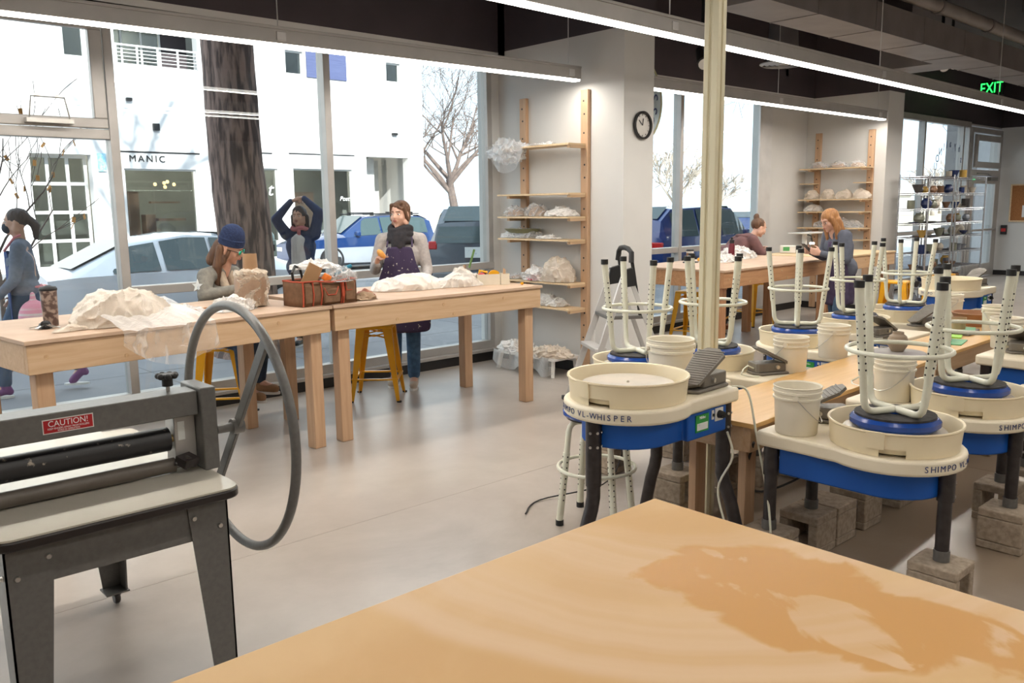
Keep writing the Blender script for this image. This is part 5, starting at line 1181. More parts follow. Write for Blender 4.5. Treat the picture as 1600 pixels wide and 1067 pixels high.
def hairmesh(t, mb, m, vox=.008, name='hair'):
    h = remesh(mb, name, m, vox, 1, t, fac=.5)
    for v in h.data.vertices:
        n_ = noise.noise(V((v.co.x*70, v.co.y*70, v.co.z*12))); v.co += v.normal*n_*.0045
    return h
def apron_mesh(t, pts, m, name='apron', thick=.006, sub=True):
    """pts: rows of 3D points (top to bottom)"""
    mb = MB(); R_, C_ = len(pts), len(pts[0]); vs = [p for r in pts for p in r]
    mb.add(vs, [(i*C_+k, (i+1)*C_+k, (i+1)*C_+k+1, i*C_+k+1) for i in range(R_-1) for k in range(C_-1)], smooth=True)
    o = mb.build(name, m, t, angle=60)
    if sub: s = o.modifiers.new('sub', 'SUBSURF'); s.levels = 2; s.render_levels = 2
    s = o.modifiers.new('th', 'SOLIDIFY'); s.thickness = thick; s.offset = 1
    return o
def star(t, origin, xd, yd, r, m):
    mb = MB(); ol = [((r if k % 2 == 0 else r*.42)*sin(pi*k/5), (r if k % 2 == 0 else r*.42)*cos(pi*k/5)) for k in range(10)]
    mb.prism(ol, 0, .004, M=frame_mat(origin, xd, yd)); return mb.build('star_patch', m, t, angle=0)
# ---- woman standing in a grey cardigan, dark scarf, plum apron (faces the camera, looks to screen left)
J = dict(pelvis=(0, 0, .93), chest=(.02, 0, 1.20), neck=(.02, 0, 1.40), head=(.04, 0, 1.545), shL=(.01, .165, 1.325), shR=(.01, -.165, 1.325),
         elL=(.02, .225, 1.06), wrL=(.23, .24, 1.02), elR=(.03, -.235, 1.07), wrR=(.24, -.185, 1.135),
         hipL=(0, .085, .90), hipR=(0, -.085, .90), knL=(.03, .085, .48), knR=(-.10, -.10, .48), anL=(.0, .075, .085), anR=(-.12, -.11, .085), toL=(.13, .085, .040), toR=(.02, -.13, .04))
apr = cloth('plum_apron', (.045, .03, .075), (.07, .05, .10), 14)
a_, nt, p, _ = newmat('plum_apron_splashed'); cr, nz, mp = noise_mix(nt, (.045, .03, .075), (.60, .56, .50), 34, 4, .66, .69)
nt.links.new(cr.outputs[0], p.inputs['Base Color']); setp(p, rough=.9); M['apron_splash'] = a_
W2_ = (4.335, 6.20, 0)
rzw = radians(227)
t, P, R, E_, j = person('woman in grey cardigan, dark scarf and splashed plum apron, holding an orange sponge', W2_, rzw, J, M['skin2'], cloth('grey_cardigan', (.46, .42, .40), (.38, .35, .34), 40), cloth('blue_jeans', (.035, .085, .17), (.06, .13, .24), 25), mat('beige_sneaker', (.50, .43, .36), .7),
                         head_fw=(.93, -.36, -.05), hs=1.02, hands={'R': dict(d=(.45, .35, .75), pn=(.3, .8, -.3), curl=.75), 'L': dict(d=(.9, .2, -.25), pn=(0, -.3, -1), curl=.5)}, vox=.008)
h = MB()
h.ball(P(-.024, 0, .042), (.096, .080, .084), 20, 14, E_); h.ball(P(-.035, .0, -.01), (.078, .078, .080), 18, 12, E_)
h.cap(P(.056, -.050, .080), P(.045, .045, .098), .017, .016); h.cap(P(.040, .060, .06), P(-.002, .076, -.045), .018, .016); h.cap(P(.048, -.056, .06), P(.006, -.076, -.045), .017, .016); h.cap(P(-.05, 0, -.05), P(-.045, 0, -.085), .06, .05)
h.cap(P(.068, -.01, .078), P(.062, .05, .05), .014, .012)
hairmesh(t, h, M['hair_brown'])
s = MB()
for k in range(3): s.tube([(.025+(.078+.01*k)*cos(a), (.085+.008*k)*sin(a), 1.425-.045*k+.014*sin(a*2+k)-.012*cos(a)) for a in [2*pi*i/26 for i in range(26)]], .032, 10, closed=True)
s.cap((.115, .02, 1.36), (.13, .01, 1.28), .045, .04); s.cap((.11, -.03, 1.36), (.125, -.04, 1.27), .04, .035)
remesh(s, 'scarf', cloth('black_scarf', (.018, .018, .022), (.035, .03, .035), 30), .009, 2, t)
rows = []
for (z, x, w, cv) in [(1.27, .155, .11, .02), (1.18, .158, .125, .025), (1.08, .160, .15, .04), (.98, .168, .20, .10), (.88, .175, .23, .13), (.75, .17, .235, .12), (.62, .165, .24, .11), (.515, .165, .245, .11)]:
    rows.append([(x-cv*abs(u)**1.6-(.02 if z < .9 else 0)+.008*sin(u*7+z*9), u*w, z) for u in (-1, -.66, -.33, 0, .33, .66, 1)])
apron_mesh(t, rows, M['apron_splash'])
MB().tube([(.13, .11, 1.27), (.07, .10, 1.36), (-.02, .07, 1.43)], .008, 6).tube([(.13, -.11, 1.27), (.07, -.10, 1.36), (-.02, -.07, 1.43)], .008, 6).build('apron_strap', apr, t)
Mw = Matrix.Translation(V(W2_)) @ Matrix.Rotation(rzw, 4, 'Z')
q = Mw @ V((.285, -.135, 1.215)); o = MB().ball((0, 0, 0), (.050, .046, .026), 20, 12, (.4, .9, .2)).build('sponge', mat('orange_sponge', (.85, .40, .10), .8, c2=(.75, .33, .07), scale=50, bmp=.3), loc=q)
tag(o, 'small orange round sponge held up by the woman in the grey cardigan', 'sponge')
# ---- seated woman with navy beanie, green mirrored glasses, star sleeves
J = dict(pelvis=(0, 0, .74), chest=(.10, 0, .97), neck=(.15, 0, 1.19), head=(.235, 0, 1.325), shL=(.12, .155, 1.12), shR=(.12, -.155, 1.12),
         elL=(.19, .25, .985), wrL=(.37, .13, 1.035), elR=(.17, -.245, .985), wrR=(.37, -.10, 1.03),
         hipL=(.02, .09, .70), hipR=(.02, -.09, .70), knL=(.38, .12, .64), knR=(.38, -.12, .62), anL=(.33, .11, .28), anR=(.36, -.08, .26), toL=(.47, .12, .235), toR=(.50, -.09, .215))
S_ = (2.62, 6.33, 0); rzs = radians(-62)
t, P, R, E_, j = person('seated woman in navy beanie and green mirrored glasses, grey sweater with a pale star', S_, rzs, J, M['skin'], cloth('olive_grey_sweater', (.23, .22, .19), (.18, .17, .15), 35), cloth('dark_jeans', (.018, .035, .06), (.03, .05, .09), 25), mat('brown_suede_shoe', (.30, .17, .09), .8),
                         head_fw=(.80, .30, -.42), head_up=(.45, 0, .9), hs=1.0, hands={'R': dict(d=(.8, .4, .1), pn=(0, .5, -.8), curl=.6), 'L': dict(d=(.8, -.4, .1), pn=(0, -.5, -.8), curl=.6)}, vox=.008)
h = MB(); h.lathe([(.088, 0), (.093, .012), (.093, .05), (.091, .075), (.082, .108), (.06, .135), (.03, .15), (0, .155)], 30, sy=.86, wob=lambda a, z: 1+.012*sin(a*5+z*30))
h.lathe([(.090, -.006), (.097, -.002), (.098, .045), (.092, .05)], 30, sy=.86)
Mh = Matrix.Translation(P(-.004, 0, .028)) @ R.to_4x4() @ Matrix.Rotation(radians(-8), 4, 'Y'); h.xform(Mh); h.build('beanie', cloth('navy_knit', (.018, .035, .10), (.012, .022, .07), 60, .5), t)
h = MB(); h.cap(P(-.05, .06, -.01), P(-.02, .085, -.15), .03, .035); h.cap(P(-.02, .085, -.15), P(.03, .095, -.27), .035, .018); h.cap(P(-.05, -.06, -.01), P(-.02, -.085, -.15), .03, .035); h.cap(P(-.02, -.085, -.15), P(.03, -.095, -.28), .035, .018)
h.cap(P(-.075, 0, -.01), P(-.09, 0, -.14), .05, .055); h.cap(P(.02, .07, -.01), P(.01, .082, -.10), .014, .018); h.cap(P(.02, -.07, -.01), P(.01, -.082, -.10), .014, .018); hairmesh(t, h, M['hair_brown'])
gm, nt, p, _ = newmat('green_mirror_lens'); setp(p, col=(.02, .50, .32), rough=.12, metal=.7)
g = MB()
for b in (-1, 1): g.ball(P(.090, .030*b, .002), (.007, .026, .019), 14, 8, E_)
gg = g.build('mirrored_glasses', gm, t); g = MB(); g.cap(P(.094, -.008, .008), P(.094, .008, .008), .003)
for b in (-1, 1): g.cap(P(.082, .056*b, .008), P(-.005, .078*b, .0), .0025)
g.build('glasses_frame', M['blk'], gg)
star(t, j['elR'].lerp(j['shR'], .55)+V((-.01, -.070, .0)), (1, 0, 0), (0, .12, 1), .05, M['plate'])
tr = MB(); tr.cap((.17, .05, 1.13), (.235, .045, .96), .034, .03); tr.cap((.17, -.05, 1.13), (.235, -.045, .96), .034, .03); remesh(tr, 'open_collar', cloth('cream_lining', (.50, .40, .30), (.42, .33, .25), 50), .008, 2, t)
# ---- pedestrian with a dark face mask, walking left outside
J = dict(pelvis=(0, 0, .93), chest=(.01, 0, 1.20), neck=(.0, 0, 1.40), head=(.02, 0, 1.55), shL=(.0, .17, 1.33), shR=(.0, -.17, 1.33),
         elL=(.04, .22, 1.06), wrL=(.20, .20, .90), elR=(-.05, -.22, 1.05), wrR=(.10, -.20, .88),
         hipL=(0, .085, .90), hipR=(0, -.085, .90), knL=(.20, .085, .50), knR=(-.06, -.10, .48), anL=(.22, .075, .10), anR=(-.38, -.10, .20), toL=(.35, .085, .04), toR=(-.30, -.11, .08))
t, P, R, E_, j = person('person with ponytail, dark face mask and blue apron walking outside at the left', (1.86, 8.50, -.03), radians(160), J, M['skin'], cloth('grey_blue_top', (.16, .18, .24), (.13, .15, .20)), cloth('walker_jeans', (.05, .09, .16)), mat('purple_shoe', (.20, .06, .20), .6), vox=.012)
h = MB(); h.ball(P(-.022, 0, .04), (.098, .082, .085), 18, 12, E_); h.cap(P(-.10, 0, .03), P(-.15, 0, -.03), .035, .04); h.cap(P(-.15, 0, -.03), P(-.15, .01, -.14), .04, .02); hairmesh(t, h, M['hair_dark'], .01)
k = MB(); k.ball(P(.068, 0, -.050), (.045, .056, .050), 18, 12, E_); k.build('face_mask', cloth('dark_mask', (.035, .04, .06)), t)
rows = [[(.135-.05*abs(u)**1.5, u*w, z) for u in (-1, -.5, 0, .5, 1)] for (z, w) in [(1.30, .10), (1.15, .13), (1.0, .17), (.85, .19), (.70, .20), (.55, .20)]]
apron_mesh(t, rows, cloth('blue_apron', (.025, .06, .20)))
MB().tube([(.135*cos(a), .15*sin(a), .98) for a in [2*pi*k/24 for k in range(24)]], .012, 6, closed=True).tube([(.12, .09, 1.30), (.03, .08, 1.42), (-.02, .07, 1.44)], .012, 6).build('pink_strap', cloth('pink_strap', (.75, .25, .28)), t)
bgm = MB()
for k in range(40): pass
o = remesh(MB().ball((0, 0, 0), (.13, .09, .17), 20, 14).ball((.02, 0, -.1), (.14, .1, .12), 18, 12).cap((0, 0, .15), (0, 0, .22), .03, .02), 'shopping_bag', mat('pink_striped_bag', (.85, .32, .42), .6, c2=(.80, .62, .62), scale=10, lo=.42, hi=.52, stretch=(.2, .2, 3)), .01, 2, None, (1.86, 8.26, .68))
tag(o, 'pink striped bag carried by the masked walker', 'bag')
# ---- pedestrian with arms raised, navy jacket
J = dict(pelvis=(0, 0, .93), chest=(.01, 0, 1.20), neck=(.01, 0, 1.40), head=(.03, 0, 1.55), shL=(.0, .17, 1.34), shR=(.0, -.17, 1.34),
         elL=(.06, .25, 1.60), wrL=(.03, .07, 1.76), elR=(.06, -.27, 1.52), wrR=(.04, -.08, 1.73),
         hipL=(0, .085, .90), hipR=(0, -.085, .90), knL=(.05, .085, .48), knR=(-.04, -.10, .48), anL=(.0, .075, .085), anR=(-.10, -.10, .085), toL=(.13, .085, .04), toR=(.04, -.11, .04))
t, P, R, E_, j = person('person outside in a navy padded jacket with both arms raised over the head', (4.93, 9.10, -.03), radians(222), J, M['skin'], cloth('navy_padded_jacket', (.022, .035, .09), (.035, .05, .12), 18), cloth('dark_trousers', (.03, .03, .045)), M['blk'], vox=.012, top_w=1.12,
                         hands={'L': dict(d=(-.2, -.9, .1), pn=(0, 0, -1), curl=.4), 'R': dict(d=(-.2, .9, .1), pn=(0, 0, -1), curl=.4)})
h = MB(); h.ball(P(-.022, 0, .04), (.099, .084, .088), 18, 12, E_); h.cap(P(-.03, .08, 0), P(-.04, .08, -.14), .03, .03); h.cap(P(-.03, -.08, 0), P(-.04, -.08, -.14), .03, .03); hairmesh(t, h, M['hair_dark'], .01)
s = MB(); s.cap((.10, 0, 1.30), (.10, 0, .92), .055, .06); s.cap((.10, .04, 1.28), (.11, .03, .92), .045, .06); s.cap((.10, -.04, 1.28), (.11, -.03, .92), .045, .06); remesh(s, 'white_shirt_front', cloth('white_shirt', (.62, .58, .58), (.55, .50, .50), 10), .012, 2, t)
s = MB(); s.tube([(.03+.07*cos(a), .085*sin(a), 1.41+.01*sin(3*a)) for a in [2*pi*i/20 for i in range(20)]], .026, 8, closed=True); s.cap((.10, .015, 1.39), (.135, .02, 1.22), .022, .016); s.build('red_scarf', cloth('red_scarf', (.50, .16, .17)), t)
# ---- woman with a hair bun leaning on the reddish table
J = dict(pelvis=(-.12, 0, .92), chest=(.08, 0, 1.08), neck=(.25, 0, 1.20), head=(.36, 0, 1.30), shL=(.17, .165, 1.15), shR=(.17, -.165, 1.15),
         elL=(.25, .24, .985), wrL=(.45, .10, 1.0), elR=(.25, -.24, .985), wrR=(.45, -.08, 1.0),
         hipL=(-.12, .09, .88), hipR=(-.12, -.09, .88), knL=(-.15, .10, .47), knR=(-.08, -.10, .47), anL=(-.25, .10, .085), anR=(-.20, -.10, .085), toL=(-.12, .10, .04), toR=(-.07, -.10, .04))
t, P, R, E_, j = person('woman with a top bun in a maroon hoodie leaning forward on the reddish table', (9.42, 6.12, 0), radians(-25), J, M['skin2'], cloth('maroon_hoodie', (.17, .085, .085), (.13, .065, .065), 12), cloth('black_leggings', (.03, .03, .04)), mat('rust_shoe', (.30, .10, .04), .7), head_fw=(.92, -.1, -.30), head_up=(.35, 0, .93), vox=.011, top_w=1.1)
h = MB(); h.ball(P(-.024, 0, .035), (.097, .081, .084), 18, 12, E_); h.ball(P(-.085, 0, .115), (.036, .036, .045), 14, 10, E_); hairmesh(t, h, M['hair_brown'], .009)
s = MB(); s.tube([V((.19, 0, 1.19))+R @ V((.085*cos(a)-.03, .10*sin(a), .02*cos(a)-.02)) for a in [2*pi*i/22 for i in range(22)]], .034, 8, closed=True); remesh(s, 'hood', cloth('maroon_hood', (.17, .085, .085)), .011, 2, t)
# ---- ginger-haired woman standing at the table end with a phone
J = dict(pelvis=(0, 0, .86), chest=(.05, 0, 1.13), neck=(.11, 0, 1.30), head=(.18, 0, 1.41), shL=(.08, .16, 1.245), shR=(.08, -.16, 1.245),
         elL=(.10, .22, 1.00), wrL=(.34, .12, 1.06), elR=(.10, -.21, 1.01), wrR=(.35, -.07, 1.07),
         hipL=(0, .085, .83), hipR=(0, -.085, .83), knL=(.08, .09, .45), knR=(.02, -.09, .45), anL=(.0, .08, .085), anR=(-.06, -.10, .085), toL=(.13, .09, .04), toR=(.07, -.11, .04))
G_ = (9.02, 4.47, 0); rzg = radians(150)
t, P, R, E_, j = person('woman with long ginger hair, glasses and plum apron, standing and holding a phone', G_, rzg, J, M['skin2'], cloth('slate_hoodie', (.11, .12, .16), (.09, .10, .13), 15), cloth('faded_jeans', (.06, .11, .19), (.08, .14, .23), 20), M['blk'], head_fw=(.9, .1, -.35), head_up=(.38, 0, .92), vox=.010, top_w=1.12,
                         hands={'L': dict(d=(.9, -.3, .25), pn=(0, -.9, .2), curl=.6), 'R': dict(d=(.9, .2, .2), pn=(0, .9, .2), curl=.6)})
h = MB(); h.ball(P(-.022, 0, .04), (.101, .086, .088), 18, 12, E_)
for b in (-1, 1): h.cap(P(.02, .066*b, .03), P(.0, .085*b, -.10), .028, .034); h.cap(P(.0, .085*b, -.10), P(.03, .08*b, -.20), .036, .026); h.cap(P(-.05, .05*b, -.02), P(-.06, .06*b, -.20), .05, .045)
h.cap(P(-.07, 0, -.02), P(-.08, 0, -.18), .06, .05); hairmesh(t, h, M['hair_ginger'], .009)
g = MB()
for b in (-1, 1): g.tube([P(.092, .03*b+.021*cos(a), .003+.016*sin(a)) for a in [2*pi*i/14 for i in range(14)]], .0018, 5, closed=True)
g.build('glasses', M['blk'], t)
rows = [[(x-.10*abs(u)**1.6, u*w, z) for u in (-1, -.5, 0, .5, 1)] for (z, w, x) in [(1.18, .11, .18), (1.05, .15, .18), (.92, .20, .165), (.78, .22, .15), (.62, .23, .15), (.48, .23, .15)]]
apron_mesh(t, rows, apr)
skr = MB(); skr.tube([(.135*cos(a), .15*sin(a), .935) for a in [2*pi*k/24 for k in range(24)]], .012, 6, closed=True); skr.build('apron_tie', cloth('maroon_tie', (.14, .03, .06)), t)
rows = [[(.146*cos(a), .166*sin(a), z) for a in [radians(55+i*62/4) for i in range(5)]] for z in (.93, .8, .65, .5)]
apron_mesh(t, rows, apr, 'apron_side'); rows = [[(.146*cos(a), .166*sin(a), z) for a in [radians(-55-i*62/4) for i in range(5)]] for z in (.93, .8, .65, .5)]; apron_mesh(t, rows, apr, 'apron_side')
Mg = Matrix.Translation(V(G_)) @ Matrix.Rotation(rzg, 4, 'Z')
q = Mg @ V((.455, .03, 1.12)); o = MB().obox((0, 0, 0), (.008, .072, .145), (0, radians(50), rzg)).build('phone', M['blk'], loc=q, bevel=.004); tag(o, 'dark phone held by the ginger-haired woman', 'phone')
# ================================================================== CRUMPLED PLASTIC AND SMALL THINGS
def crumple(name, m, dims, seed=0, amp=.03, freq=9, sub=5, parent=None, loc=(0, 0, 0), rz=0, flat=True, shape=None, tuck=0.0, floor=.003):
    bm = bmesh.new(); bmesh.ops.create_icosphere(bm, subdivisions=sub, radius=1.0); sd = V((seed*7.3, seed*3.1, seed*5.7))
    for v in bm.verts:
        n = v.co.normalized(); p = V((v.co.x*dims[0], v.co.y*dims[1], v.co.z*dims[2]))
        if shape: p = shape(n, p)
        q = p+V((noise.noise(p*freq*.5+sd), noise.noise(p*freq*.5-sd), noise.noise(p*freq*.5+sd*2)))*.5/freq
        r1 = max(0, 1-abs(noise.noise(q*freq+sd))*3.2); r2 = max(0, 1-abs(noise.noise(q*freq*2.3-sd))*3.0)
        p += n*amp*(1.0*r1**1.5+.45*r2**1.5-.5+.9*noise.noise(p*freq*.45-sd))
        p += V((noise.noise(p*freq*.4+sd), noise.noise(p*freq*.4-sd), 0))*amp*.6
        if flat and p.z < floor: p.z = floor+.0*(p.z)
        v.co = p
    me = bpy.data.meshes.new(name); bm.to_mesh(me); bm.free(); me.materials.append(m); me.shade_smooth(); me.set_sharp_from_angle(angle=radians(38))
    o = bpy.data.objects.new(name, me); COL.objects.link(o); o.location = loc; o.rotation_euler = (0, 0, rz)
    if parent: o.parent = parent
    return o
def wrapped(label, loc, rz, dims, seed, core='clay', filmm='film', amp=.03, freq=9, cat='bag', name='wrapped_clay', cscale=.82, sub=5, group=None):
    t = thing(name, label, cat, loc, rz, group)
    if core: crumple('clay_body', M[core], [d*cscale for d in dims], seed+1, amp*.25, freq*.5, 4, t, flat=True, floor=.006)
    crumple('plastic_wrap', M[filmm], dims, seed, amp, freq, sub, t)
    return t
def sheet(name, m, fn, nu=40, nv=30, parent=None, loc=(0, 0, 0)):
    mb = MB(); vs = [fn(i/nu, k/nv) for k in range(nv+1) for i in range(nu+1)]
    mb.add(vs, [(k*(nu+1)+i, k*(nu+1)+i+1, (k+1)*(nu+1)+i+1, (k+1)*(nu+1)+i) for k in range(nv) for i in range(nu)], smooth=True)
    o = mb.build(name, m, parent, loc, angle=40); return o
T_ = .966
# --- left table
t = thing('travel_mug', 'tall dark patterned travel mug at the left end of the pine table', 'mug', (1.27, 5.28, T_))
MB().lathe([(0, 0), (.036, 0), (.038, .006), (.044, .20), (0, .2)], 28).build('mug_body', mat('patterned_mug', (.10, .06, .05), .4, c2=(.34, .26, .22), scale=30, lo=.45, hi=.55), t); MB().lathe([(.046, .2), (.047, .212), (.040, .222), (0, .222)], 28).lathe([(.03, .222), (.012, .23), (0, .23)], 12).build('mug_lid', M['blk'], t)
t = thing('key_bunch', 'small dark bundle of keys beside the travel mug', 'keys', (1.21, 5.17, T_)); crumple('key_fob', M['blk'], (.035, .03, .045), 3, .012, 30, 3, t); k = MB()
for i in range(5): a = i*1.3; k.obox((.05*cos(a), .05*sin(a), .006+.003*i), (.055, .02, .003), (.1, .2, a))
k.build('keys', M['steel'], t)
t = thing('bagged_clay', 'big beige plastic-covered clay heap on the left end of the pine table', 'bag', (1.60, 5.10, T_), .15)
crumple('clay_body', M['clay'], (.19, .15, .15), 4, .02, 6, 4, t)
crumple('plastic_wrap', M['film_clay'], (.27, .21, .19), 5, .026, 6, 6, t)
def drape(u, v):
    x = -.18+u*.50; w = .5+.5*sin(u*9+1)
    if v < .45: y = .10-v*.95; z = .11*(1-v*1.9)+.012+.012*noise.noise(V((u*8, v*8, 3)))
    else: y = -.39-.02*sin(u*14); z = .012-(v-.45)*.30*(.5+.7*sin(pi*u)**.8+.35*u)
    return (x+.06*v*(u-.3)+.012*noise.noise(V((u*9, v*6, 7))), y+.018*noise.noise(V((u*14, v*5, 1)))-.01*sin(u*22), z+.008*noise.noise(V((u*15, v*9, 5))))
sheet('hanging_plastic', film('thin_polythene_drape', (.90, .88, .85), .30), drape, 48, 30, t)
o = crumple('plastic_scrap', M['film'], (.13, .09, .05), 8, .03, 14, 4, loc=(1.98, 5.22, T_)); tag(o, 'crumpled scrap of clear plastic right of the big clay heap', 'plastic')
o = crumple('canvas_roll', M['film_clay'], (.15, .045, .03), 9, .015, 12, 4, loc=(1.32, 4.98, T_), rz=.4); tag(o, 'flat beige plastic roll lying at the front left table corner', 'bag')
# tool lying
o = MB().bar((0, 0, .006), (.22, .05, .006), .018, .01).build('wooden_tool', M['cedar'], loc=(2.10, 5.38, T_)); tag(o, 'flat brown wooden modelling tool left of the clear crumpled plastic', 'tool')
# tall wrapped pot
o = crumple('crumpled_plastic', M['film_thick'], (.16, .10, .085), 12, .026, 11, 6, loc=(2.31, 5.20, T_), rz=.2); tag(o, 'bunched white plastic in front of the seated woman', 'plastic')
t = thing('wrapped_pot', 'large brown clay vessel in clear plastic in front of the seated woman', 'pot', (2.50, 5.33, T_))
MB().lathe([(0, .01), (.095, .01), (.10, .05), (.105, .16), (.098, .20), (.085, .205), (.08, .05), (0, .04)], 32).build('clay_body', M['clay'], t)
def potf(n, p): r = math.hypot(n.x, n.y); k = 1.0/max(r, .55); return V((p.x*k*.9, p.y*k*.9, .12+n.z*.13))
crumple('plastic_wrap', film('pot_polythene', (.80, .68, .54), .42), (.115, .115, .13), 14, .02, 12, 6, t, shape=potf)
o = MB().lathe([(0, 0), (.052, 0), (.050, .10), (.046, .20), (.040, .20), (.044, .10), (.044, .004), (0, .004)], 28).build('clay_cylinder', mat('tan_clay_cylinder', (.42, .25, .13), .6, c2=(.36, .21, .11), scale=10), loc=(2.585, 5.50, T_+.14)); tag(o, 'tall tan clay cylinder standing up behind the plastic-wrapped vessel', 'cylinder')
st_ = MB().cyl((2.585, 5.50, T_), (2.585, 5.50, T_+.14), .075, .07, 24).build('banding_wheel', M['roller_grey']); tag(st_, 'grey turntable stand under the tan clay cylinder', 'turntable')
o = MB().box(-.035, -.02, 0, .035, .02, .09).build('paper_card', M['white'], loc=(2.72, 5.62, T_)); tag(o, 'small white card standing between the tan cylinder and the tool bag', 'card')
# tool bag
tb = thing('tool_bag', 'brown canvas tool bag with orange trim, overflowing with plastic, at the table join', 'bag', (2.90, 5.12, T_), radians(5)); cv = mat('brown_canvas', (.20, .105, .055), .85, c2=(.15, .08, .04), scale=30, bmp=.2); otr = mat('orange_trim', (.45, .07, .03), .7)
b = MB(); nx, nz = 12, 4; L, D, H_ = .44, .22, .165
def bulge(u, v): return .018*sin(pi*u)*sin(pi*min(1, v*1.2))+.006*sin(u*18)
for s in (-1, 1):
    vs = [(-L/2+L*i/nx, s*(D/2+bulge(i/nx, k/nz)), H_*k/nz) for k in range(nz+1) for i in range(nx+1)]; fs = [(k*(nx+1)+i, k*(nx+1)+i+1, (k+1)*(nx+1)+i+1, (k+1)*(nx+1)+i) for k in range(nz) for i in range(nx)]
    b.add(vs, fs if s < 0 else [tuple(reversed(f)) for f in fs], smooth=True)
    vs = [(s*(L/2+.012*sin(pi*i/6)), -D/2+D*i/6, H_*k/nz) for k in range(nz+1) for i in range(7)]; fs = [(k*7+i, k*7+i+1, (k+1)*7+i+1, (k+1)*7+i) for k in range(nz) for i in range(6)]
    b.add(vs, fs if s > 0 else [tuple(reversed(f)) for f in fs], smooth=True)
b.box(-L/2, -D/2, 0, L/2, D/2, .006); bb = b.build('bag_body', cv, tb); md = bb.modifiers.new('t', 'SOLIDIFY'); md.thickness = .006
tr = MB()
tr.tube([(-L/2, -D/2-.004, H_), (-L/4, -D/2-.018, H_), (0, -D/2-.022, H_-.012), (L/4, -D/2-.018, H_), (L/2, -D/2, H_), (L/2+.012, 0, H_), (L/2, D/2, H_), (0, D/2+.02, H_), (-L/2, D/2, H_), (-L/2-.012, 0, H_)], .0055, 6, closed=True)
for x in (-.215, -.14, -.075, .085, .10): tr.tube([(x, -D/2-.004-bulge((x+.22)/.44, 0), .004), (x, -D/2-.010-bulge((x+.22)/.44, .5), .08), (x, -D/2-.006-bulge((x+.22)/.44, 1), H_)], .0055, 6)
tr.tube([(-.065, -D/2-.028, .12), (-.04, -D/2-.036, .07), (.02, -D/2-.036, .07), (.05, -D/2-.030, .12)], .0045, 6); tr.tube([(.11, -D/2-.024, .16), (.115, -D/2-.034, .09), (.19, -D/2-.022, .09), (.195, -D/2-.012, .16)], .0045, 6)
tr.box(.078, -D/2-.034, .05, .092, -D/2-.02, .15); tr.build('orange_trim', otr, tb)
for q in ((-.065, -D/2-.034, .015, .06, -D/2-.010, .11), (.11, -D/2-.030, .02, .19, -D/2-.008, .15), (-.205, -D/2-.022, .02, -.15, -D/2-.004, .14)): MB().box(*q).build('pocket', cv, tb, bevel=.008)
MB().box(-.19, -.09, .01, .19, .09, .10).build('bag_lining', M['blk_cloth'], tb)
hd = MB(); hd.tube([(-.22, -.02, H_), (-.235, -.03, H_+.06), (-.19, 0, H_+.10), (-.14, .02, H_+.08), (-.12, .02, H_)], .009, 8); hd.build('bag_handle', M['blk'], tb)
o = crumple('bag_stuffing_plastic', M['film_thick'], (.17, .10, .055), 22, .026, 11, 5, loc=(2.90, 5.16, T_+.235)); tag(o, 'white crumpled plastic heaped on top of the brown tool bag', 'plastic')
o = crumple('bag_stuffing_plastic', M['film'], (.10, .09, .07), 23, .04, 14, 5, loc=(3.02, 5.05, T_+.15)); tag(o, 'clear plastic bag hanging over the right side of the tool bag', 'plastic')
o = MB().obox((0, 0, 0), (.11, .012, .17), (.15, .45, .1)).build('brown_paper_packet', mat('kraft_paper', (.36, .21, .10), .8), loc=(2.80, 5.06, T_+.19), bevel=.002); tag(o, 'brown paper packet poking out of the tool bag', 'packet')
o = MB().obox((0, 0, 0), (.05, .04, .05), (.3, .5, .2)).build('orange_tool', mat('orange_plastic', (.85, .22, .03), .4), loc=(2.90, 5.03, T_+.18), bevel=.008); tag(o, 'small orange plastic tool in the top of the tool bag', 'tool')
o = MB().tube([(0, 0, 0), (.06, .02, .03), (.14, .02, .055)], .014, 10).build('teal_modelling_tool', mat('teal_plastic', (.01, .16, .25), .4), loc=(2.99, 5.07, T_+.19)); tag(o, 'teal blue tool handle in the tool bag', 'tool')
t = thing('cloth_bundle', 'dark red patterned pouch and pale cloth beside the tool bag', 'cloth', (3.24, 5.13, T_)); crumple('pouch', mat('red_pouch', (.20, .045, .05), .8, c2=(.40, .20, .12), scale=30), (.085, .06, .07), 31, .02, 14, 4, t, loc=(.03, .03, 0)); crumple('pale_cloth', mat('pale_rag', (.42, .30, .20), .9), (.10, .05, .045), 32, .03, 14, 4, t, loc=(-.01, -.04, 0))
# right table bags
t = thing('bagged_clay', 'large white plastic bag over clay in front of the standing woman', 'bag', (3.92, 5.52, T_), -.1)
crumple('clay_body', mat('grey_tan_clay', (.50, .38, .30), .7), (.24, .13, .07), 40, .02, 6, 4, t)
def tent(n, p): return V((p.x, p.y, p.z*(1-.35*abs(n.x))))
crumple('plastic_wrap', film('milky_polythene', (.90, .85, .78), .66), (.33, .19, .145), 41, .024, 5, 6, t, shape=tent)
t = thing('bagged_clay', 'smaller tied plastic bag with a neck, left of the white tool box', 'bag', (4.33, 5.40, T_), 0)
def neck(n, p): k = max(0, n.z-.5)*2; return V((p.x*(1-.75*k)+.05*k, p.y*(1-.75*k), p.z+.05*k))
crumple('plastic_wrap', film('milky_polythene_2', (.90, .85, .78), .70), (.23, .13, .115), 43, .022, 7, 6, t, shape=neck)
crumple('clay_body', M['clay'], (.14, .07, .06), 44, .01, 8, 3, t)
MB().tube([(.06, 0, .13), (.065, 0, .17)], .014, 8).build('bag_tie', M['clay'], t)
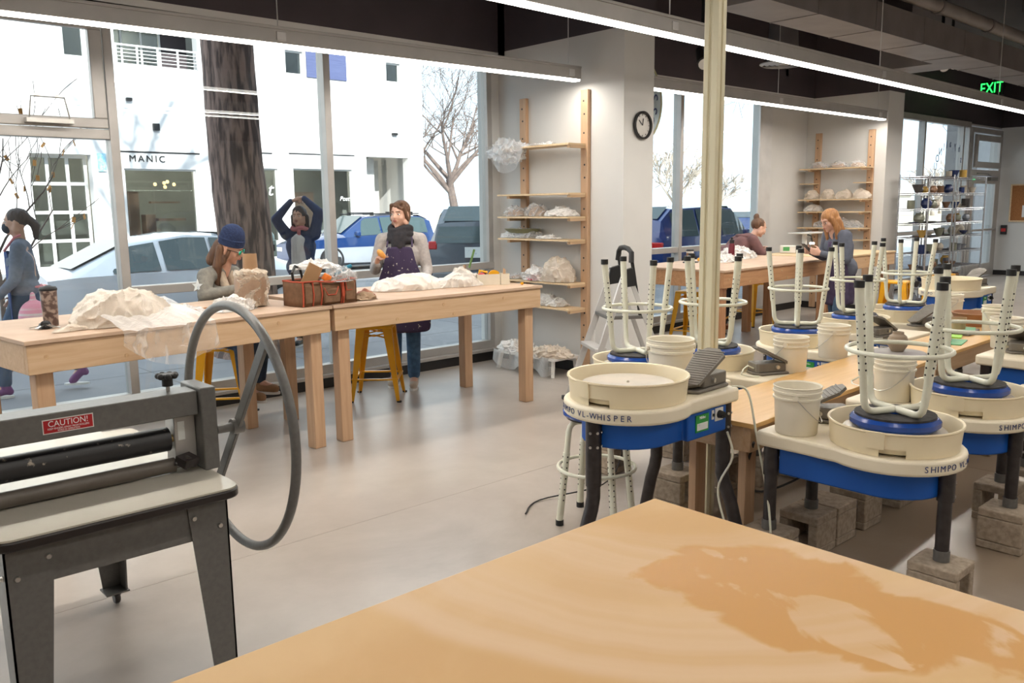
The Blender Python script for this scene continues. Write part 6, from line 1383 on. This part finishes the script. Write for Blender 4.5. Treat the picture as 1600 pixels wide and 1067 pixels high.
o = MB().tube([(0, 0, 0), (.05, -.01, .15)], .009, 8).build('green_tool', mat('green_handle', (.10, .20, .05), .5), loc=(4.46, 5.42, T_+.14)); tag(o, 'thin green-handled tool sticking up beside the tied bag', 'tool')
o = crumple('blue_cloth', cloth('blue_rag', (.04, .10, .24)), (.09, .05, .02), 45, .012, 16, 3, loc=(4.38, 5.72, T_)); tag(o, 'folded blue cloth behind the tied bag', 'cloth')
wb_ = thing('white_tool_box', 'open white box of tools at the right end of the pine table', 'box', (4.62, 5.30, T_), radians(-28)); b = MB()
for (x0, x1) in ((-.15, .045), (.05, .125)):
    b.box(x0, -.055, 0, x1, .055, .004); b.box(x0, -.055, .004, x1, -.051, .088); b.box(x0, .051, .004, x1, .055, .088); b.box(x0, -.051, .004, x0+.004, .051, .088); b.box(x1-.004, -.051, .004, x1, .051, .088)
b.build('box_body', mat('cream_card_box', (.72, .66, .54), .6), wb_, angle=0)
Mb = Matrix.Translation(V((4.62, 5.30, T_))) @ Matrix.Rotation(radians(-28), 4, 'Z')
def inbox(mb, nm, m, lab, cat): o = mb.build(nm, m); o.matrix_world = Mb; return tag(o, lab, cat)
inbox(MB().prism([(.048*cos(a), .04*sin(a)) for a in [pi*k/14 for k in range(15)]], -.006, .006, M=frame_mat((0, -.02, .08), (1, 0, 0), (0, 0, 1))).prism([(-.048, -.07), (.048, -.07), (.048, 0), (-.048, 0)], -.006, .006, M=frame_mat((0, -.02, .08), (1, 0, 0), (0, 0, 1))), 'yellow_rib', M['yellow'], 'yellow half-round shaping tool standing in the white box', 'tool')
inbox(MB().ball((-.10, 0, .07), (.035, .035, .03), 12, 8), 'red_sponge', mat('red_sponge', (.45, .05, .06), .7), 'dark red sponge in the left part of the white box', 'sponge')
inbox(MB().tube([(-.13, .02, .02), (-.11, .02, .115), (-.05, .0, .10)], .012, 8), 'yellow_trimming_tool', M['yellow'], 'yellow handled tool lying over the red sponge', 'tool')
inbox(MB().tube([(-.06, .03, .01), (-.07, .03, .12)], .014, 8).tube([(-.03, .03, .01), (-.02, .035, .11)], .010, 8), 'black_tool', M['blk'], 'black tool handles behind the yellow half-round tool', 'tool')
inbox(MB().tube([(.085, 0, .01), (.09, 0, .13)], .007, 8).tube([(.10, .02, .01), (.105, .02, .12)], .006, 8), 'wooden_brush', M['pine'], 'wooden brush handles in the right part of the white box', 'brush')
o = MB().ball((0, 0, .014), (.016, .013, .012), 10, 8).build('yellow_bead', M['yellow'], loc=(4.72, 5.06, T_)); tag(o, 'tiny yellow lump on the bare right end of the pine table', 'toy')
# --- near column shelf contents
X_ = 5.80
o = crumple('plastic_film', film('loose_clear_film', (.88, .90, .93), .40), (.13, .26, .09), 60, .05, 8, 6, loc=(5.74, 6.36, 2.14), flat=False); tag(o, 'big tangle of clear plastic film over the left end of the top shelf', 'plastic')
def hang(u, v): return (-.17+.02*sin(u*12), .42-u*.62, .02-v*(.24*sin(pi*min(1, u*1.1))**.7+.03)+.01*noise.noise(V((u*9, v*9, 2))))
o = sheet('plastic_film', film('hanging_clear_film', (.88, .90, .93), .16), hang, 30, 16, None, (5.80, 6.12, 2.175)); tag(o, 'thin clear film hanging down from the top shelf edge', 'plastic')
o = crumple('plastic_film', M['film'], (.10, .22, .03), 61, .03, 14, 4, loc=(5.80, 5.95, 2.172)); tag(o, 'flat clear film lying on the right part of the top shelf', 'plastic')
wrapped('clear-wrapped pot at the left of the third shelf', (5.80, 6.28, 1.507), 0, (.11, .16, .085), 62, 'clay', 'film', .03, 12)
wrapped('small wrapped piece in the middle of the third shelf', (5.80, 5.98, 1.507), 0, (.10, .12, .11), 63, 'clay', 'film', .03, 12)
wrapped('blocky wrapped piece at the right of the third shelf', (5.80, 5.66, 1.507), 0, (.11, .20, .075), 64, 'clay', 'film_thick', .02, 12)
t = wrapped('wide plastic-wrapped dish on the fourth shelf', (5.80, 6.20, 1.294), 0, (.12, .27, .09), 65, None, 'film', .03, 10)
MB().lathe([(0, .05), (.09, .05), (.12, .085), (.125, .09), (.115, .092), (0, .07)], 24, sy=1.9).build('green_dish', mat('olive_dish', (.20, .20, .10), .5), t)
o = crumple('plastic_film', M['film_thick'], (.09, .16, .028), 66, .03, 16, 4, loc=(5.77, 5.78, 1.294)); tag(o, 'crumpled film drooping off the front of the fourth shelf', 'plastic')
wrapped('big round clay pot in plastic on the fifth shelf', (5.80, 5.70, .887), 0, (.135, .19, .23), 67, 'clay', 'film_clay', .025, 9)
t = wrapped('clear bag with a red patch on the fifth shelf', (5.76, 5.98, .887), 0, (.11, .17, .13), 68, None, 'film_thick', .035, 10); crumple('red_content', mat('red_content', (.60, .10, .12), .6), (.09, .10, .05), 69, .01, 9, 4, t, floor=.006)
wrapped('thin flat wrapped piece at the left of the fifth shelf', (5.80, 6.30, .887), 0, (.10, .12, .035), 70, 'clay', 'film', .02, 12)
wrapped('white plastic bag on the lowest shelf', (5.80, 5.85, .647), 0, (.11, .24, .085), 71, None, 'film_thick', .035, 11)
# --- floor heap: low bench of bagged clay
fb_ = thing('low_bench', 'low white bench on the floor under the near wall shelves, draped in plastic', 'bench', (5.70, 5.95, 0)); b = MB(); b.box(-.17, -.45, .16, .2, .38, .18)
for (x, y) in ((-.13, -.40), (-.13, .33), (.17, -.40), (.17, .33)): b.bar((x-.03*(x < 0), y*1.06, 0), (x, y, .16), .03, .04)
b.build('bench_frame', M['white'], fb_)
wrapped('bagged clay block at the left of the low bench', (5.67, 6.15, .182), .1, (.15, .22, .085), 75, 'clay', 'film_thick', .035, 10)
wrapped('bagged clay block at the right of the low bench', (5.69, 5.70, .182), -.1, (.16, .25, .08), 76, 'clay', 'film_clay', .035, 10)
def skirt(u, v): return (-.19-.03*sin(u*16)-.02*v, -.47+u*.86, .20-v*(.15+.04*sin(u*11)))
o = sheet('plastic_skirt', film('skirt_film', (.88, .88, .87), .36), skirt, 40, 8, None, (5.70, 5.95, 0)); tag(o, 'clear plastic skirt hanging over the front of the low bench', 'plastic')
# --- far shelf contents
for i, (y, z, d, nm) in enumerate([(6.40, 2.107, (.12, .14, .10), 'left'), (6.12, 2.107, (.12, .15, .10), 'middle'), (5.82, 2.107, (.12, .13, .09), 'right')]): wrapped('clear-wrapped pot at the %s of the top far shelf' % nm, (12.05, y, z), 0, d, 80+i, 'clay', 'film', .02, 10, sub=4)
for i, (y, z, d, nm) in enumerate([(6.50, 1.657, (.12, .12, .13), 'first from the left'), (6.24, 1.657, (.11, .11, .14), 'second from the left'), (5.98, 1.657, (.12, .13, .14), 'third from the left'), (5.72, 1.657, (.12, .13, .13), 'fourth from the left')]): wrapped('beige wrapped pot %s on the second far shelf' % nm, (12.05, y, z), 0, d, 90+i, 'clay', 'film_clay', .02, 10, sub=4)
wrapped('pale wrapped round piece at the left of the third far shelf', (12.05, 6.45, 1.477), 0, (.12, .14, .10), 95, 'clay', 'film_thick', .02, 10, sub=4)
wrapped('long grey wrapped piece over the fourth far shelf', (12.03, 6.05, 1.242), 0, (.14, .40, .13), 96, None, 'film', .03, 8, sub=5)
# --- reddish table items
t = thing('water_bottle', 'maroon metal water bottle with black lid on the reddish table', 'bottle', (8.42, 5.50, T_)); MB().lathe([(0, 0), (.036, 0), (.037, .01), (.037, .17), (.025, .195), (0, .195)], 24).build('bottle_body', mat('maroon_bottle', (.16, .02, .03), .3, .3), t); MB().lathe([(.027, .19), (.028, .23), (.012, .235), (.012, .26), (0, .26)], 20).build('bottle_lid', M['blk'], t)
t = thing('coffee_cup', 'paper coffee cup with brown sleeve and black lid on the reddish table', 'cup', (7.93, 5.72, T_)); MB().lathe([(0, 0), (.030, 0), (.042, .12), (0, .12)], 24).build('cup_body', M['white'], t); MB().lathe([(.0345, .035), (.0415, .095), (.039, .1), (.033, .03)], 24, closed=True).build('cup_sleeve', mat('cup_sleeve', (.28, .14, .07), .8), t); MB().lathe([(.045, .118), (.046, .126), (.038, .138), (0, .138)], 24).build('cup_lid', M['blk'], t)
o = MB().box(-.08, -.05, 0, .08, .05, .012).build('tablet', M['blk'], loc=(7.78, 5.60, T_), bevel=.003); tag(o, 'black tablet lying by the coffee cup', 'tablet')
o = MB().ball((0, 0, .02), (.03, .02, .02), 10, 8).build('yellow_sponge', M['yellow'], loc=(8.05, 5.68, T_)); tag(o, 'small yellow piece right of the coffee cup', 'sponge')
o = crumple('crumpled_plastic', M['film_thick'], (.26, .17, .13), 101, .032, 10, 5, loc=(8.75, 5.62, T_)); tag(o, 'large heap of white plastic in front of the bun-haired woman', 'plastic')
o = crumple('crumpled_plastic', M['film_thick'], (.20, .12, .07), 102, .04, 12, 5, loc=(8.12, 5.40, T_)); tag(o, 'low heap of clear plastic left of the maroon bottle', 'plastic')
t = thing('desk_lamp', 'white flat-topped lamp on a post at the far end of the reddish table', 'lamp', (10.3, 5.62, T_)); MB().cyl((-.02, 0, .0), (-.02, 0, .24), .03, n=14).build('lamp_post', M['white'], t); MB().box(-.20, -.14, .245, .36, .14, .26).build('lamp_head', M['alum_lt'], t, bevel=.004); MB().cyl((.18, 0, .10), (.18, 0, .125), .03).build('lamp_bulb', emis('small_white_bulb', (1, .9, .75), 12), t); MB().tube([(.05, 0, .23), (.15, 0, .20), (.18, 0, .125)], .012, 8).build('lamp_arm', M['blk'], t)
t = thing('radio', 'small white radio with a green screen at the far end of the reddish table', 'radio', (10.05, 5.72, T_), radians(-60)); MB().box(-.10, -.04, 0, .10, .04, .10).build('radio_case', M['white'], t, bevel=.01); MB().box(-.06, -.043, .03, .02, -.04, .08).build('radio_screen', mat('green_screen', (.08, .35, .12), .3), t); MB().box(.11, -.05, 0, .26, .05, .11).build('radio_speaker', M['roller_grey'], t, bevel=.01)
o = crumple('crumpled_plastic', M['film_thick'], (.22, .15, .10), 105, .03, 12, 5, loc=(10.35, 5.22, T_)); tag(o, 'white plastic heap on the paler table right of the ginger-haired woman', 'plastic')
o = crumple('clay_lump', M['clay'], (.20, .12, .13), 106, .02, 6, 4, loc=(11.1, 5.55, T_)); tag(o, 'brown covered lump at the back of the paler table', 'clay')
o = crumple('crumpled_plastic', M['film_thick'], (.16, .14, .17), 107, .04, 12, 5, loc=(8.35, 4.60, .0)); tag(o, 'white plastic bag on the floor at the leg of the reddish table', 'bag')
# --- on the orange boards
t = thing('clay_bat', 'round grey bat on the nearest orange board holding the small jar', 'bat', (5.40, 2.28, .641+.0)); MB().lathe([(0, 0), (.165, 0), (.17, .004), (.17, .012), (.165, .015), (0, .015)], 40).build('bat_disc', mat('grey_bat', (.27, .25, .25), .6, c2=(.34, .32, .30), scale=6), t)
o = MB().lathe([(0, 0), (.036, 0), (.058, .035), (.062, .065), (.052, .098), (.034, .112), (.034, .125), (.030, .125), (.030, .11), (.048, .095), (.05, .04), (0, .01)], 32).build('clay_jar', mat('raw_clay_jar', (.34, .27, .20), .7, c2=(.28, .22, .16), scale=8), loc=(5.42, 2.29, .657)); tag(o, 'small round raw clay jar on the grey bat', 'jar')
gmat = mat('green_cutting_mat', (.09, .36, .18), .5, c2=(.16, .48, .22), scale=18)
for (x, y, z, a, w, d, lab) in [(6.12, 2.24, .641, .2, .26, .20, 'green mat lying flat nearest the edge of the second orange board'), (6.62, 2.36, .641, .1, .30, .22, 'dark-edged board under the upper green mat'), (6.62, 2.36, .661, .3, .28, .22, 'upper green mat stacked under the tan cup')]:
    o = MB().box(-w/2, -d/2, 0, w/2, d/2, .018 if 'dark' in lab else .006).build('green_mat' if 'dark' not in lab else 'dark_board', gmat if 'dark' not in lab else M['roller_grey'], loc=(x, y, z), rz=a, bevel=.002); tag(o, lab, 'mat')
cm = mat('tan_clay_cup', (.45, .30, .17), .65, c2=(.38, .25, .14), scale=8)
for (x, y, z, s, lab) in [(6.62, 2.36, .668, 1.0, 'tan clay cup standing on the stacked green mats'), (6.10, 2.27, .648, .9, 'tan clay cup half hidden behind the white stool leg, on the flat green mat')]:
    o = MB().lathe([(0, 0), (.045*s, 0), (.052*s, .085*s), (.047*s, .085*s), (.04*s, .006), (0, .006)], 28).build('clay_cup', cm, loc=(x, y, z)); tag(o, lab, 'cup')
o = MB().lathe([(0, 0), (.13, 0), (.165, .09), (.172, .095), (.172, .10), (.158, .10), (.125, .01), (0, .01)], 36).build('clay_basin', mat('terracotta_basin', (.42, .21, .11), .6, c2=(.36, .18, .09), scale=5), loc=(7.12, 2.42, .641)); tag(o, 'wide terracotta basin behind the cups on the second orange board', 'basin')
o = MB().box(-.07, -.05, 0, .07, .05, .008).build('lime_mat', mat('lime_plastic', (.35, .75, .08), .4), loc=(6.38, 2.30, .641), rz=.3); tag(o, 'small lime green slab under the edge of the stacked mats', 'mat')
# --- far counter at the right edge
t = thing('far_counter', 'narrow wooden counter by the right edge behind the far raised wheel', 'table', (10.2, 2.2, 0)); MB().box(0, 0, .87, 1.6, .75, .90).build('tabletop', M['ply'], t)
for (x, y) in ((.05, .05), (1.45, .05), (.05, .65), (1.45, .65)): MB().box(x, y, 0, x+.09, y+.09, .87).build('leg', M['blk'], t)
MB().box(.05, .06, .78, 1.55, .09, .87).build('apron', M['blk'], t)
dup(bu, 'wide cream tub at the far end of the narrow wooden counter', (10.55, 2.72, .901), 0, scale=(1.7, 1.7, .9))
o = crumple('cloth_heap', mat('cream_rags', (.66, .56, .40), .9), (.14, .12, .12), 120, .05, 12, 5, loc=(10.5, 2.36, .901)); tag(o, 'heap of cream rags on the narrow wooden counter at the right edge', 'cloth')
